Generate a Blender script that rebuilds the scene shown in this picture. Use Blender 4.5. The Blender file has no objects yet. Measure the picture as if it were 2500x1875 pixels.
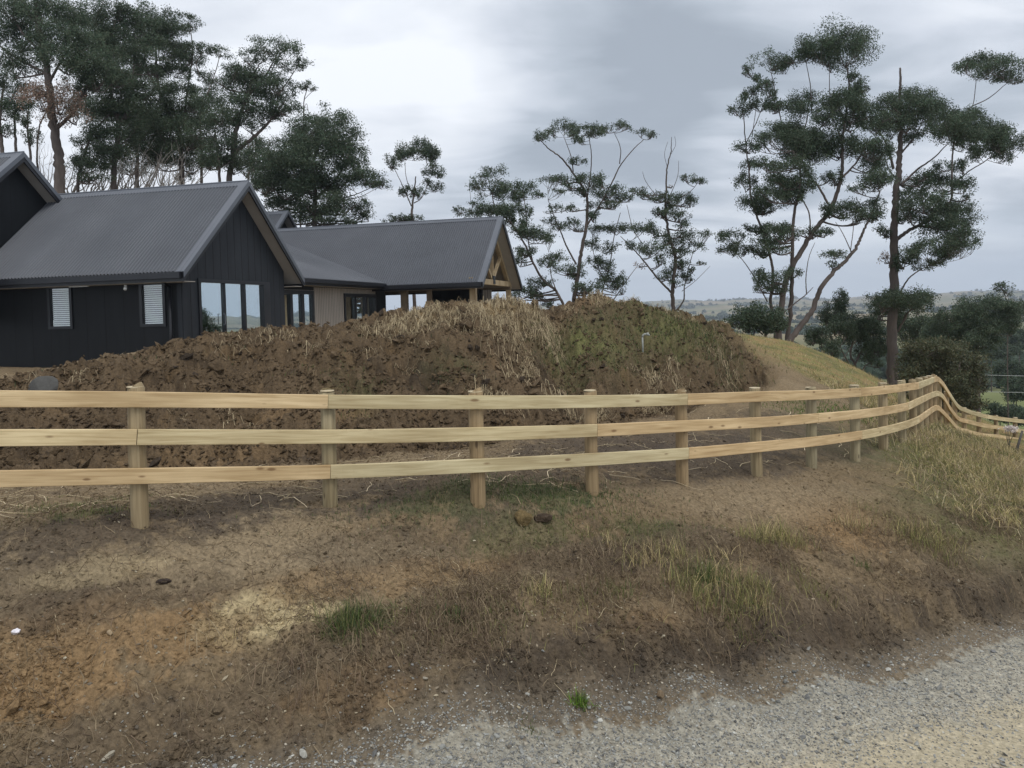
import bpy, math, random
import numpy as np
from mathutils import Vector, Matrix
random.seed(7); RNG = np.random.default_rng(7)
S = bpy.context.scene
COL = S.collection

# ------------------------------------------------------------------ camera
FPX = 1879.0                       # focal length in pixels of a 2500 px wide picture
CAMZ = 1.95
PITCH = math.atan(0.025); ROLL = 0.028
CY = 802.0                         # optical centre row (the lens is shifted)
Fv = np.array([0, math.cos(PITCH), -math.sin(PITCH)])
R0 = np.array([1.0, 0, 0]); U0 = np.array([0, math.sin(PITCH), math.cos(PITCH)])
Rv = R0*math.cos(ROLL) - U0*math.sin(ROLL)
Uv = R0*math.sin(ROLL) + U0*math.cos(ROLL)
CAM = np.array([0, 0, CAMZ])
cd = bpy.data.cameras.new('camera'); cam = bpy.data.objects.new('camera', cd); COL.objects.link(cam)
cam.matrix_world = Matrix(((Rv[0], Uv[0], -Fv[0], CAM[0]), (Rv[1], Uv[1], -Fv[1], CAM[1]),
                           (Rv[2], Uv[2], -Fv[2], CAM[2]), (0, 0, 0, 1)))
cd.sensor_width = 36.0; cd.lens = FPX/2500*36.0
cd.shift_y = -(937.5-CY)/2500; cd.clip_start = 0.05; cd.clip_end = 20000
S.camera = cam

def W(px, py, D):                  # a point measured in the photograph, at a distance
    return CAM + D*(Fv + Rv*(px-1250)/FPX - Uv*(py-CY)/FPX)

# ------------------------------------------------------------------ render, world, sun
S.render.engine = 'CYCLES'
S.view_settings.view_transform = 'Standard'
S.view_settings.look = 'None'; S.view_settings.gamma = 1; S.view_settings.exposure = 0.7
SUN_EL, SUN_AZ = math.radians(58), math.radians(150)     # azimuth clockwise from +Y
wd = bpy.data.worlds.new('World'); S.world = wd; wd.use_nodes = True

def NN(nt, typ, **kw):
    n = nt.nodes.new(typ)
    for k, v in kw.items():
        if k == 'ins':
            for kk, vv in v.items():
                n.inputs[kk].default_value = vv
        else: setattr(n, k, v)
    return n
def LK(nt, a, b): nt.links.new(a, b)
def math_n(nt, op, a, b=None, clamp=False):
    n = nt.nodes.new('ShaderNodeMath'); n.operation = op; n.use_clamp = clamp
    for i, v in enumerate((a, b)):
        if v is None: continue
        if isinstance(v, (int, float)): n.inputs[i].default_value = v
        else: nt.links.new(v, n.inputs[i])
    return n.outputs[0]
def ramp(nt, fac, stops, interp='LINEAR'):
    n = nt.nodes.new('ShaderNodeValToRGB'); n.color_ramp.interpolation = interp
    cr = n.color_ramp
    while len(cr.elements) < len(stops): cr.elements.new(0.5)
    for e, (p, c) in zip(cr.elements, stops):
        e.position = p; e.color = (*c, 1) if len(c) == 3 else c
    nt.links.new(fac, n.inputs[0]); return n.outputs[0]

nt = wd.node_tree; nt.nodes.clear()
out = NN(nt, 'ShaderNodeOutputWorld'); bg = NN(nt, 'ShaderNodeBackground')
tc = NN(nt, 'ShaderNodeTexCoord')
sep = NN(nt, 'ShaderNodeSeparateXYZ'); LK(nt, tc.outputs['Generated'], sep.inputs[0])
sky = NN(nt, 'ShaderNodeTexSky', sky_type='NISHITA', sun_disc=False, sun_elevation=SUN_EL, sun_rotation=SUN_AZ)
# clouds lie on a plane high above: direction / height
zc = math_n(nt, 'MAXIMUM', sep.outputs[2], 0.0)
zz = math_n(nt, 'ADD', zc, 0.16)
u = math_n(nt, 'DIVIDE', sep.outputs[0], zz); v = math_n(nt, 'DIVIDE', sep.outputs[1], zz)
cmb = NN(nt, 'ShaderNodeCombineXYZ'); LK(nt, u, cmb.inputs[0]); LK(nt, v, cmb.inputs[1])
def wnoise(scale, detail, rough, loc, dist=0.0, sc=(1, 1, 1)):
    mp = NN(nt, 'ShaderNodeMapping'); mp.inputs['Location'].default_value = loc; mp.inputs['Scale'].default_value = sc
    LK(nt, cmb.outputs[0], mp.inputs[0])
    n = NN(nt, 'ShaderNodeTexNoise', ins={'Scale': scale, 'Detail': detail, 'Roughness': rough, 'Distortion': dist})
    LK(nt, mp.outputs[0], n.inputs['Vector']); return n.outputs['Fac']
n1 = wnoise(0.75, 6, 0.5, (3.1, 1.7, 0), 0.3)
n2 = wnoise(1.7, 7, 0.5, (0.4, 5.2, 0), 0.5, sc=(1, 1.8, 1))
def blob(dx, dy, dz, k):           # a soft lobe of cloud round a direction
    d = Vector((dx, dy, dz)).normalized()
    vm = NN(nt, 'ShaderNodeVectorMath', operation='DOT_PRODUCT'); LK(nt, tc.outputs['Generated'], vm.inputs[0])
    vm.inputs[1].default_value = d
    t = math_n(nt, 'SUBTRACT', vm.outputs['Value'], 1.0)
    t = math_n(nt, 'MULTIPLY', t, k)
    return math_n(nt, 'POWER', 2.718, t)
def dirpx(px, py):
    d = W(px, py, 1.0)-CAM; return d/np.linalg.norm(d)
fac = math_n(nt, 'MULTIPLY', n1, 1.25)
fac = math_n(nt, 'ADD', fac, math_n(nt, 'MULTIPLY', n2, 0.95)); fac = math_n(nt, 'ADD', fac, -0.44)
for (px, py, k, a) in SKYBLOBS if 'SKYBLOBS' in globals() else [
        (1750, 110, 70, -0.26), (1330, 200, 260, -0.14), (1600, 200, 200, -0.2), (2300, 120, 60, -0.2), (2420, 400, 300, -0.13),
        (1330, 390, 900, -0.08), (1650, 400, 1200, -0.08), (1120, 480, 900, -0.05), (1000, 150, 120, 0.12), (1100, 330, 500, 0.10), (1750, 330, 600, 0.12),
        (2350, 560, 400, 0.10), (700, 60, 60, 0.06), (1300, 560, 300, 0.05)]:
    d = dirpx(px, py)
    fac = math_n(nt, 'ADD', fac, math_n(nt, 'MULTIPLY', blob(*d, k), a))
cloud = ramp(nt, fac, [(0.20, (0.25, 0.28, 0.32)), (0.38, (0.335, 0.37, 0.415)), (0.54, (0.47, 0.50, 0.55)),
                       (0.68, (0.58, 0.605, 0.645)), (0.86, (0.68, 0.70, 0.735))])
# towards the horizon the overcast is thin and even
hz = math_n(nt, 'MULTIPLY', sep.outputs[2], 9.0, clamp=True)
hm = NN(nt, 'ShaderNodeMixRGB'); LK(nt, hz, hm.inputs[0]); hm.inputs[1].default_value = (0.53, 0.60, 0.685, 1); LK(nt, cloud, hm.inputs[2])
skm = NN(nt, 'ShaderNodeMixRGB', blend_type='MULTIPLY', ins={'Fac': 1.0, 'Color2': (0.08, 0.08, 0.08, 1)}); LK(nt, sky.outputs[0], skm.inputs[1])
mx = NN(nt, 'ShaderNodeMixRGB', ins={'Fac': 0.93}); LK(nt, skm.outputs[0], mx.inputs[1]); LK(nt, hm.outputs[0], mx.inputs[2])
LK(nt, mx.outputs[0], bg.inputs[0]); bg.inputs[1].default_value = 1.0
LK(nt, bg.outputs[0], out.inputs[0])

sl = bpy.data.lights.new('sun', 'SUN'); sl.energy = 0.9; sl.angle = math.radians(25); sl.color = (1, 0.965, 0.91)
so = bpy.data.objects.new('sun', sl); COL.objects.link(so)
sd = Vector((math.sin(SUN_AZ)*math.cos(SUN_EL), math.cos(SUN_AZ)*math.cos(SUN_EL), math.sin(SUN_EL)))
so.rotation_euler = sd.to_track_quat('Z', 'Y').to_euler(); so.location = (0, 0, 40)

# ------------------------------------------------------------------ helpers
def tag(o, label=None, cat=None, group=None, kind=None):
    if label: o['label'] = label
    if cat: o['category'] = cat
    if group: o['group'] = group
    if kind: o['kind'] = kind
    return o
def link(name, me, mats, parent=None, smooth=False):
    o = bpy.data.objects.new(name, me); COL.objects.link(o)
    for m in (mats if isinstance(mats, (list, tuple)) else [mats]): me.materials.append(m)
    if parent: o.parent = parent
    if smooth: me.shade_smooth()
    else: me.shade_flat()
    return o
def empty(name, loc=(0, 0, 0), rz=0.0):
    o = bpy.data.objects.new(name, None); COL.objects.link(o); o.location = loc; o.rotation_euler = (0, 0, rz)
    o.empty_display_size = 0.2; return o
def np_mesh(name, V, F, col=None, uv=None):
    """V (n,3); F (m,k) equal-sized faces, or a list of such arrays"""
    V = np.asarray(V, dtype=np.float32)
    Fs = [np.asarray(f, dtype=np.int32) for f in (F if isinstance(F, list) else [F]) if len(f)]
    me = bpy.data.meshes.new(name)
    me.vertices.add(len(V)); me.vertices.foreach_set('co', V.ravel())
    li = np.concatenate([f.ravel() for f in Fs]); sizes = np.concatenate([np.full(len(f), f.shape[1], np.int32) for f in Fs])
    st = np.concatenate([[0], np.cumsum(sizes)[:-1]]).astype(np.int32)
    me.loops.add(len(li)); me.loops.foreach_set('vertex_index', li)
    me.polygons.add(len(sizes)); me.polygons.foreach_set('loop_start', st); me.polygons.foreach_set('loop_total', sizes)
    if col is not None:
        a = me.color_attributes.new('Col', 'FLOAT_COLOR', 'POINT')
        c = np.ones((len(V), 4), np.float32); c[:, :3] = col; a.data.foreach_set('color', c.ravel())
    if uv is not None:
        ul = me.uv_layers.new(name='UVMap'); ul.data.foreach_set('uv', np.asarray(uv, np.float32)[li].ravel())
    me.update(calc_edges=True); me.validate(); return me

# numpy gradient noise
_perm = np.random.default_rng(3).permutation(1024); _perm = np.concatenate([_perm, _perm])
_ga = np.random.default_rng(4).uniform(0, 2*np.pi, 1024); _gx, _gy = np.cos(_ga), np.sin(_ga)
def pn(x, y):
    xi = np.floor(x).astype(np.int64); yi = np.floor(y).astype(np.int64)
    xf = x-xi; yf = y-yi; xi &= 1023; yi &= 1023
    u = xf*xf*xf*(xf*(xf*6-15)+10); v = yf*yf*yf*(yf*(yf*6-15)+10)
    def g(ix, iy, dx, dy):
        h = _perm[(_perm[ix & 1023]+iy) & 1023]
        return _gx[h]*dx+_gy[h]*dy
    a = g(xi, yi, xf, yf); b = g(xi+1, yi, xf-1, yf); c = g(xi, yi+1, xf, yf-1); d = g(xi+1, yi+1, xf-1, yf-1)
    return ((a*(1-u)+b*u)*(1-v)+(c*(1-u)+d*u)*v)*1.5
def fbm(x, y, sc, oc=4, g=0.5, off=0.0):
    s = 0; a = 1.0; t = 0; f = 1.0/sc
    for i in range(oc):
        s = s+a*pn(x*f+off+17.3*i, y*f-off*1.7+5.1*i); t += a; a *= g; f *= 2.03
    return s/t
def sstep(a, b, x):
    t = np.clip((x-a)/(b-a), 0, 1); return t*t*(3-2*t)

# ------------------------------------------------------------------ materials
def pmat(name, color=(0.5, 0.5, 0.5), rough=0.7, metal=0.0, spec=0.3):
    m = bpy.data.materials.new(name); m.use_nodes = True; nt = m.node_tree
    b = nt.nodes['Principled BSDF']
    b.inputs['Base Color'].default_value = (*color, 1); b.inputs['Roughness'].default_value = rough
    b.inputs['Metallic'].default_value = metal; b.inputs['Specular IOR Level'].default_value = spec
    return m, nt, b
def add_noise_color(nt, b, c1, c2, scale, coord='Object', detail=5, bump=0.0, bscale=None, sc=(1, 1, 1), bdist=0.01):
    tc = NN(nt, 'ShaderNodeTexCoord'); mp = NN(nt, 'ShaderNodeMapping'); mp.inputs['Scale'].default_value = sc
    LK(nt, tc.outputs[coord], mp.inputs[0])
    n = NN(nt, 'ShaderNodeTexNoise', ins={'Scale': scale, 'Detail': detail, 'Roughness': 0.6}); LK(nt, mp.outputs[0], n.inputs['Vector'])
    c = ramp(nt, n.outputs['Fac'], [(0.3, c1), (0.7, c2)]); LK(nt, c, b.inputs['Base Color'])
    if bump:
        n2 = NN(nt, 'ShaderNodeTexNoise', ins={'Scale': bscale or scale*4, 'Detail': 4}); LK(nt, mp.outputs[0], n2.inputs['Vector'])
        bp = NN(nt, 'ShaderNodeBump', ins={'Strength': bump, 'Distance': bdist}); LK(nt, n2.outputs['Fac'], bp.inputs['Height'])
        LK(nt, bp.outputs[0], b.inputs['Normal'])
    return c
def vcol_mat(name, rough=0.8, spec=0.2, nscale=0.0, namp=0.3, bump=0.0, bscale=40, bdist=0.01, transl=0.0):
    m, nt, b = pmat(name, rough=rough, spec=spec)
    a = NN(nt, 'ShaderNodeAttribute', attribute_name='Col'); col = a.outputs['Color']
    tc = NN(nt, 'ShaderNodeTexCoord')
    if nscale:
        n = NN(nt, 'ShaderNodeTexNoise', ins={'Scale': nscale, 'Detail': 6, 'Roughness': 0.65}); LK(nt, tc.outputs['Object'], n.inputs['Vector'])
        g = ramp(nt, n.outputs['Fac'], [(0.25, (1-namp,)*3), (0.75, (1+namp,)*3)])
        mm = NN(nt, 'ShaderNodeMixRGB', blend_type='MULTIPLY', ins={'Fac': 1.0}); LK(nt, col, mm.inputs[1]); LK(nt, g, mm.inputs[2]); col = mm.outputs[0]
    LK(nt, col, b.inputs['Base Color'])
    if bump:
        n2 = NN(nt, 'ShaderNodeTexNoise', ins={'Scale': bscale, 'Detail': 5, 'Roughness': 0.7}); LK(nt, tc.outputs['Object'], n2.inputs['Vector'])
        bp = NN(nt, 'ShaderNodeBump', ins={'Strength': bump, 'Distance': bdist}); LK(nt, n2.outputs['Fac'], bp.inputs['Height'])
        LK(nt, bp.outputs[0], b.inputs['Normal'])
    if transl:
        tr = NN(nt, 'ShaderNodeBsdfTranslucent'); LK(nt, col, tr.inputs[0])
        ms = NN(nt, 'ShaderNodeMixShader', ins={'Fac': transl}); LK(nt, b.outputs[0], ms.inputs[1]); LK(nt, tr.outputs[0], ms.inputs[2])
        LK(nt, ms.outputs[0], nt.nodes['Material Output'].inputs['Surface'])
    return m
M = {}
M['ground'] = vcol_mat('ground_soil', 0.95, 0.1, 26, 0.5, 0.9, 42, 0.03)
M['stone'] = vcol_mat('stone', 0.85, 0.25, 30, 0.2, 0.3, 60, 0.004)
M['grass'] = vcol_mat('grass_blade', 0.7, 0.25, 0, transl=0.25)
M['leaf'] = vcol_mat('leaf', 0.6, 0.3, 0, transl=0.22)
M['straw'] = vcol_mat('straw', 0.8, 0.2, 0)
M['hills'] = vcol_mat('pasture', 0.95, 0.05, 0.02, 0.15)
m, nt, b = pmat('gum_bark', rough=0.9); add_noise_color(nt, b, (0.045, 0.036, 0.032), (0.15, 0.122, 0.106), 1.6, sc=(1, 1, 0.25), bump=0.5, bscale=6, bdist=0.05); M['bark'] = m
m, nt, b = pmat('dead_bark', rough=0.9); add_noise_color(nt, b, (0.16, 0.14, 0.125), (0.34, 0.31, 0.28), 1.2, sc=(1, 1, 0.3)); M['dead_bark'] = m

def wood_mat(name, dark, light, knot, green=None):
    """sawn pine: u runs along the board in metres, v across it"""
    m, nt, b = pmat(name, rough=0.75, spec=0.25)
    uvn = NN(nt, 'ShaderNodeUVMap'); oi = NN(nt, 'ShaderNodeObjectInfo')
    off = NN(nt, 'ShaderNodeVectorMath', operation='SCALE'); 
    cmb = NN(nt, 'ShaderNodeCombineXYZ'); LK(nt, oi.outputs['Random'], cmb.inputs[0]); LK(nt, oi.outputs['Random'], cmb.inputs[1])
    LK(nt, cmb.outputs[0], off.inputs[0]); off.inputs['Scale'].default_value = 37.0
    ad = NN(nt, 'ShaderNodeVectorMath', operation='ADD'); LK(nt, uvn.outputs[0], ad.inputs[0]); LK(nt, off.outputs[0], ad.inputs[1])
    mp = NN(nt, 'ShaderNodeMapping'); mp.inputs['Scale'].default_value = (1.3, 26, 1); LK(nt, ad.outputs[0], mp.inputs[0])
    n = NN(nt, 'ShaderNodeTexNoise', ins={'Scale': 1.0, 'Detail': 6, 'Roughness': 0.55, 'Distortion': 0.8}); LK(nt, mp.outputs[0], n.inputs['Vector'])
    c = ramp(nt, n.outputs['Fac'], [(0.30, dark), (0.62, light)])
    # broad tone changes along a board
    mp2 = NN(nt, 'ShaderNodeMapping'); mp2.inputs['Scale'].default_value = (0.8, 3, 1); LK(nt, ad.outputs[0], mp2.inputs[0])
    n2 = NN(nt, 'ShaderNodeTexNoise', ins={'Scale': 1.0, 'Detail': 3}); LK(nt, mp2.outputs[0], n2.inputs['Vector'])
    t = ramp(nt, n2.outputs['Fac'], [(0.32, (0.78, 0.72, 0.64)), (0.66, (1.12, 1.1, 1.06))])
    mm = NN(nt, 'ShaderNodeMixRGB', blend_type='MULTIPLY', ins={'Fac': 1.0}); LK(nt, c, mm.inputs[1]); LK(nt, t, mm.inputs[2])
    # every board its own tone
    tone = ramp(nt, oi.outputs['Random'], [(0.0, (0.98, 0.86, 0.74)), (0.3, (1.03, 0.96, 0.88)), (0.7, (1.01, 0.99, 0.91)), (0.9, (0.97, 1.0, 0.95)), (1.0, (0.94, 1.0, 0.99))])
    m3 = NN(nt, 'ShaderNodeMixRGB', blend_type='MULTIPLY', ins={'Fac': 1.0}); LK(nt, mm.outputs[0], m3.inputs[1]); LK(nt, tone, m3.inputs[2])
    # knots
    mk = NN(nt, 'ShaderNodeMapping'); mk.inputs['Scale'].default_value = (3.2, 9.0, 1); LK(nt, ad.outputs[0], mk.inputs[0])
    vo = NN(nt, 'ShaderNodeTexVoronoi', ins={'Scale': 1.0, 'Randomness': 1.0}); LK(nt, mk.outputs[0], vo.inputs['Vector'])
    sc = NN(nt, 'ShaderNodeSeparateXYZ'); LK(nt, vo.outputs['Color'], sc.inputs[0])
    pick = math_n(nt, 'GREATER_THAN', sc.outputs[0], 0.25)
    rad = math_n(nt, 'MULTIPLY', sc.outputs[1], 0.10); rad = math_n(nt, 'ADD', rad, 0.11)
    near = math_n(nt, 'DIVIDE', vo.outputs['Distance'], rad)
    kf = ramp(nt, near, [(0.0, (1, 1, 1)), (0.55, (0.85,)*3), (0.8, (0.35,)*3), (1.0, (0, 0, 0))])
    kf = math_n(nt, 'MULTIPLY', kf, pick); kf = math_n(nt, 'MULTIPLY', kf, 0.85)
    m4 = NN(nt, 'ShaderNodeMixRGB'); LK(nt, kf, m4.inputs[0]); LK(nt, m3.outputs[0], m4.inputs[1]); m4.inputs[2].default_value = (*knot, 1)
    LK(nt, m4.outputs[0], b.inputs['Base Color'])
    bp = NN(nt, 'ShaderNodeBump', ins={'Strength': 0.35, 'Distance': 0.003}); LK(nt, n.outputs['Fac'], bp.inputs['Height']); LK(nt, bp.outputs[0], b.inputs['Normal'])
    return m
M['rail'] = wood_mat('sawn_pine', (0.40, 0.31, 0.18), (0.60, 0.505, 0.335), (0.15, 0.08, 0.035))
M['post'] = wood_mat('round_pine', (0.19, 0.155, 0.10), (0.33, 0.28, 0.19), (0.07, 0.045, 0.025))
m, nt, b = pmat('post_top', (0.5, 0.42, 0.28), 0.8); add_noise_color(nt, b, (0.4, 0.32, 0.2), (0.58, 0.5, 0.34), 30); M['post_top'] = m

# ------------------------------------------------------------------ terrain: control points measured from the photograph
ctrl = []
def cp(px, py, D): ctrl.append(W(px, py, D))
POSTX = [342, 807, 1167, 1446, 1666, 1848, 1982, 2088, 2157, 2203, 2230, 2246, 2259, 2270, 2281, 2294, 2311, 2331, 2354, 2390, 2432, 2479, 2530]
POSTB = [1277, 1236, 1219, 1203, 1180, 1159, 1141, 1123, 1096, 1079, 1064, 1053, 1044, 1038, 1037, 1043, 1052, 1060, 1062, 1063, 1067, 1070, 1075]
POSTD = [7.36]
def ray2(px):
    d = W(px, 800, 1.0)-CAM; return d[:2]
for i in range(1, len(POSTX)):
    P = ray2(POSTX[i-1])*POSTD[-1]; r = ray2(POSTX[i])
    # |r*D - P| = 1.6
    a = r@r; bq = -2*(r@P); c = P@P-1.6**2
    disc = bq*bq-4*a*c
    POSTD.append((-bq+math.sqrt(max(disc, 0)))/(2*a) if disc > 0 else POSTD[-1]+1.0)
print('POSTD', [round(d, 2) for d in POSTD])
for x, y, D in zip(POSTX, POSTB, POSTD): cp(x, y, D)
cp(-150, 1320, 6.9); cp(-500, 1400, 6.3)
# verge and bank between fence and road
for p in [(0, 1300, 7.0), (0, 1600, 5.6), (0, 1875, 4.8), (342, 1450, 6.35), (342, 1650, 5.6), (342, 1875, 5.0), (807, 1400, 6.9), (807, 1600, 5.9),
          (807, 1800, 5.4), (1167, 1330, 8.0), (1167, 1500, 6.6), (1167, 1700, 5.7), (1446, 1350, 8.1), (1446, 1550, 6.7), (1446, 1700, 6.0), (1666, 1280, 9.1), (1666, 1480, 7.4), (1666, 1650, 6.4),
          (1900, 1270, 9.8), (1900, 1420, 8.2), (1900, 1560, 7.2), (2150, 1230, 10.9), (2150, 1400, 9.2), (2150, 1540, 8.1), (2300, 1180, 12.3), (2400, 1250, 11.6),
          (2480, 1120, 17), (2480, 1300, 11.2), (2400, 1400, 9.8), (2600, 1250, 13.0), (2600, 1400, 10.8)]: cp(*p)
# road plane falling to the right
RU = np.array([0.87, 0.49])
def road_z(X, Y): return -1.30-0.106*((X-1.09)*RU[0]+(Y-6.2)*RU[1])
EDGE = [(2700, 1478, 9.75), (2500, 1520, 9.0), (2034, 1627, 7.46), (1808, 1684, 6.8), (1582, 1729, 6.2), (1356, 1790, 5.72), (900, 1890, 5.16), (342, 1960, 4.75), (-300, 2080, 4.35)]
EP = []
for p in EDGE:
    q = W(*p); q[2] = road_z(q[0], q[1]); EP.append(q); ctrl.append(q)
EP = np.array(EP); ECO = np.polyfit(EP[:, 0], EP[:, 1], 2)
def road_d(X, Y):                   # metres into the road
    s = 2*ECO[0]*X+ECO[1]
    return (np.polyval(ECO, X)-Y)/np.sqrt(1+s*s)
for d in (1.0, 2.5, 4.5, 7.5):
    for X in (-6, -3, 0, 3, 6, 9, 13):
        Y = np.polyval(ECO, X)-d*1.1
        ctrl.append(np.array([X, Y, road_z(X, Y)]))
for X in (12, 16, 22):
    Y = np.polyval(ECO, X)-0.3; ctrl.append(np.array([X, Y, road_z(X, Y)]))
# foot of the spoil heap
for p in [(-200, 1190, 9.3), (100, 1160, 9.8), (500, 1150, 10.0), (807, 1120, 10.7), (1167, 1080, 11.9), (1446, 1040, 13.4), (1666, 1000, 15.5), (1850, 962, 18.5), (1980, 965, 18.5), (2060, 990, 17.5),
          (900, 1150, 10.0), (1300, 1100, 11.2), (1600, 1050, 13.2), (1850, 1010, 15.2)]: cp(*p)
CREST = [(-300, 1000, 12.5), (-100, 955, 13), (0, 930, 13), (113, 903, 13.5), (226, 882, 14), (373, 853, 14.5), (452, 834, 15), (531, 805, 15.5), (678, 782, 16.5), (791, 791, 16.5), (904, 768, 17), (975, 748, 17.3),
         (1070, 738, 17.7), (1130, 735, 18), (1243, 726, 19), (1310, 740, 19.5), (1352, 752, 20), (1424, 717, 21), (1514, 727, 21.5), (1582, 748, 22), (1718, 772, 22.5), (1780, 800, 22.5), (1830, 850, 21.5), (1868, 905, 20)]
for p in CREST: cp(*p)
for p in [(60, 1050, 11.2), (400, 1000, 11.8), (700, 960, 12.8), (1000, 900, 14.3), (1167, 870, 15.3), (1280, 850, 16.2), (1380, 900, 16.5), (1500, 860, 18.2), (1650, 860, 19.0), (1750, 880, 19.3), (1240, 960, 13.6), (1520, 950, 16.2)]: cp(*p)
# far grassy shoulder and where the gums stand
for p in [(1808, 826, 31), (1921, 832, 32), (2034, 872, 31), (2120, 915, 29.5), (1950, 905, 25), (1880, 880, 26), (2040, 950, 22), (2180, 965, 25), (2230, 1000, 24), (2180, 1010, 20),
          (1700, 805, 31), (2500, 1090, 26), (2650, 1130, 22), (2420, 1072, 27)]: cp(*p)
for q in [(-20, 19.5, 0.7), (-14, 18.3, 0.7), (-10, 18.3, 0.72), (-8, 20, 0.75), (-5, 21.5, 0.78), (-2, 23, 0.8), (0.5, 26, 0.85), (2.5, 27, 1.2), (-12, 26, 0.75), (-6, 30, 0.78), (0, 34, 0.85), (-15, 36, 0.8),
          (-6, 42, 0.9), (2, 40, 1.0), (-25, 30, 0.9), (4.5, 27, 1.2), (7, 29, 1.0), (4, 36, 1.2), (8, 42, 0.9), (-25, 48, 1.5), (-10, 52, 1.4), (3, 50, 1.2), (12, 46, -0.6), (-30, 16, 0.5), (-25, 9, 0.1), (-12, 4, -0.6),
          (14, 38, -0.7), (17, 38, -2.6), (20, 42, -4.2), (19, 33, -2.8), (24, 34, -4.6), (26, 44, -7), (30, 30, -4.6), (40, 40, -9), (35, 60, -10), (10, 62, -3), (-20, 70, 0), (-50, 50, 0.5), (22, 60, -8), (40, 25, -5),
          (0, 75, -2), (60, 60, -14), (-50, 20, 0.4), (45, 15, -4), (30, 12, -3.6)]: ctrl.append(np.array(q, float))
ctrl = np.array(ctrl)
_d = np.hypot(ctrl[:, None, 0]-ctrl[None, :, 0], ctrl[:, None, 1]-ctrl[None, :, 1])
NC = len(ctrl)
def _phi(d): return np.sqrt(d*d+0.35**2)
A = np.zeros((NC+3, NC+3)); A[:NC, :NC] = _phi(_d)-0.02*np.eye(NC); A[:NC, NC] = 1; A[:NC, NC+1:] = ctrl[:, :2]; A[NC, :NC] = 1; A[NC+1:, :NC] = ctrl[:, :2].T
_w = np.linalg.solve(A, np.concatenate([ctrl[:, 2], [0, 0, 0]]))
def base_h(X, Y):
    X = np.asarray(X, float); Y = np.asarray(Y, float); sh = X.shape; X = X.ravel(); Y = Y.ravel()
    Z = np.empty_like(X)
    for i in range(0, len(X), 40000):
        x = X[i:i+40000]; y = Y[i:i+40000]
        Z[i:i+40000] = _phi(np.hypot(x[:, None]-ctrl[None, :, 0], y[:, None]-ctrl[None, :, 1]))@_w[:NC]+_w[NC]+_w[NC+1]*x+_w[NC+2]*y
    return Z.reshape(sh)
FX = np.array([(ray2(x)*D)[0] for x, D in zip(POSTX, POSTD)]); FY = np.array([(ray2(x)*D)[1] for x, D in zip(POSTX, POSTD)])
FXe = np.concatenate([[-30, -12], FX[:14]]); FYe = np.concatenate([[0, 4.0], FY[:14]])
MB = np.array([W(*p)[:2] for p in [(-200, 1190, 9.3), (100, 1160, 9.8), (500, 1150, 10.0), (807, 1120, 10.7), (1167, 1080, 11.9), (1446, 1040, 13.4), (1666, 1000, 15.5), (1850, 962, 18.5)]])
MB = np.vstack([[-30, 7], MB, [8.2, 22], [9.2, 26]])
CR = np.array([W(*p)[:2] for p in CREST])
def mound_w(X, Y):                  # 1 on the spoil heap, 0 elsewhere
    yb = np.interp(X, MB[:, 0], MB[:, 1]); yc = np.interp(X, CR[:, 0], CR[:, 1])
    return sstep(-0.5, 0.9, Y-yb)*(1-sstep(1.2, 3.0, Y-yc))*(1-sstep(6.3, 7.6, X))
GULL = []
for (a, b, dp, wd_) in [((1352, 752, 20), (1400, 930, 14.8), .45, .42), ((1250, 905, 14.8), (1265, 850, 16), .25, .3), ((1590, 930, 16.8), (1560, 800, 20), .20, .4), ((1060, 905, 14.2), (1045, 960, 12.9), .22, .3), ((640, 990, 12), (600, 900, 14), .18, .4), ((1800, 930, 19), (1770, 850, 21), .2, .35)]:
    A_ = W(*a); B_ = W(*b); GULL.append((A_[0], A_[1], B_[0], B_[1], dp, wd_))
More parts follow.
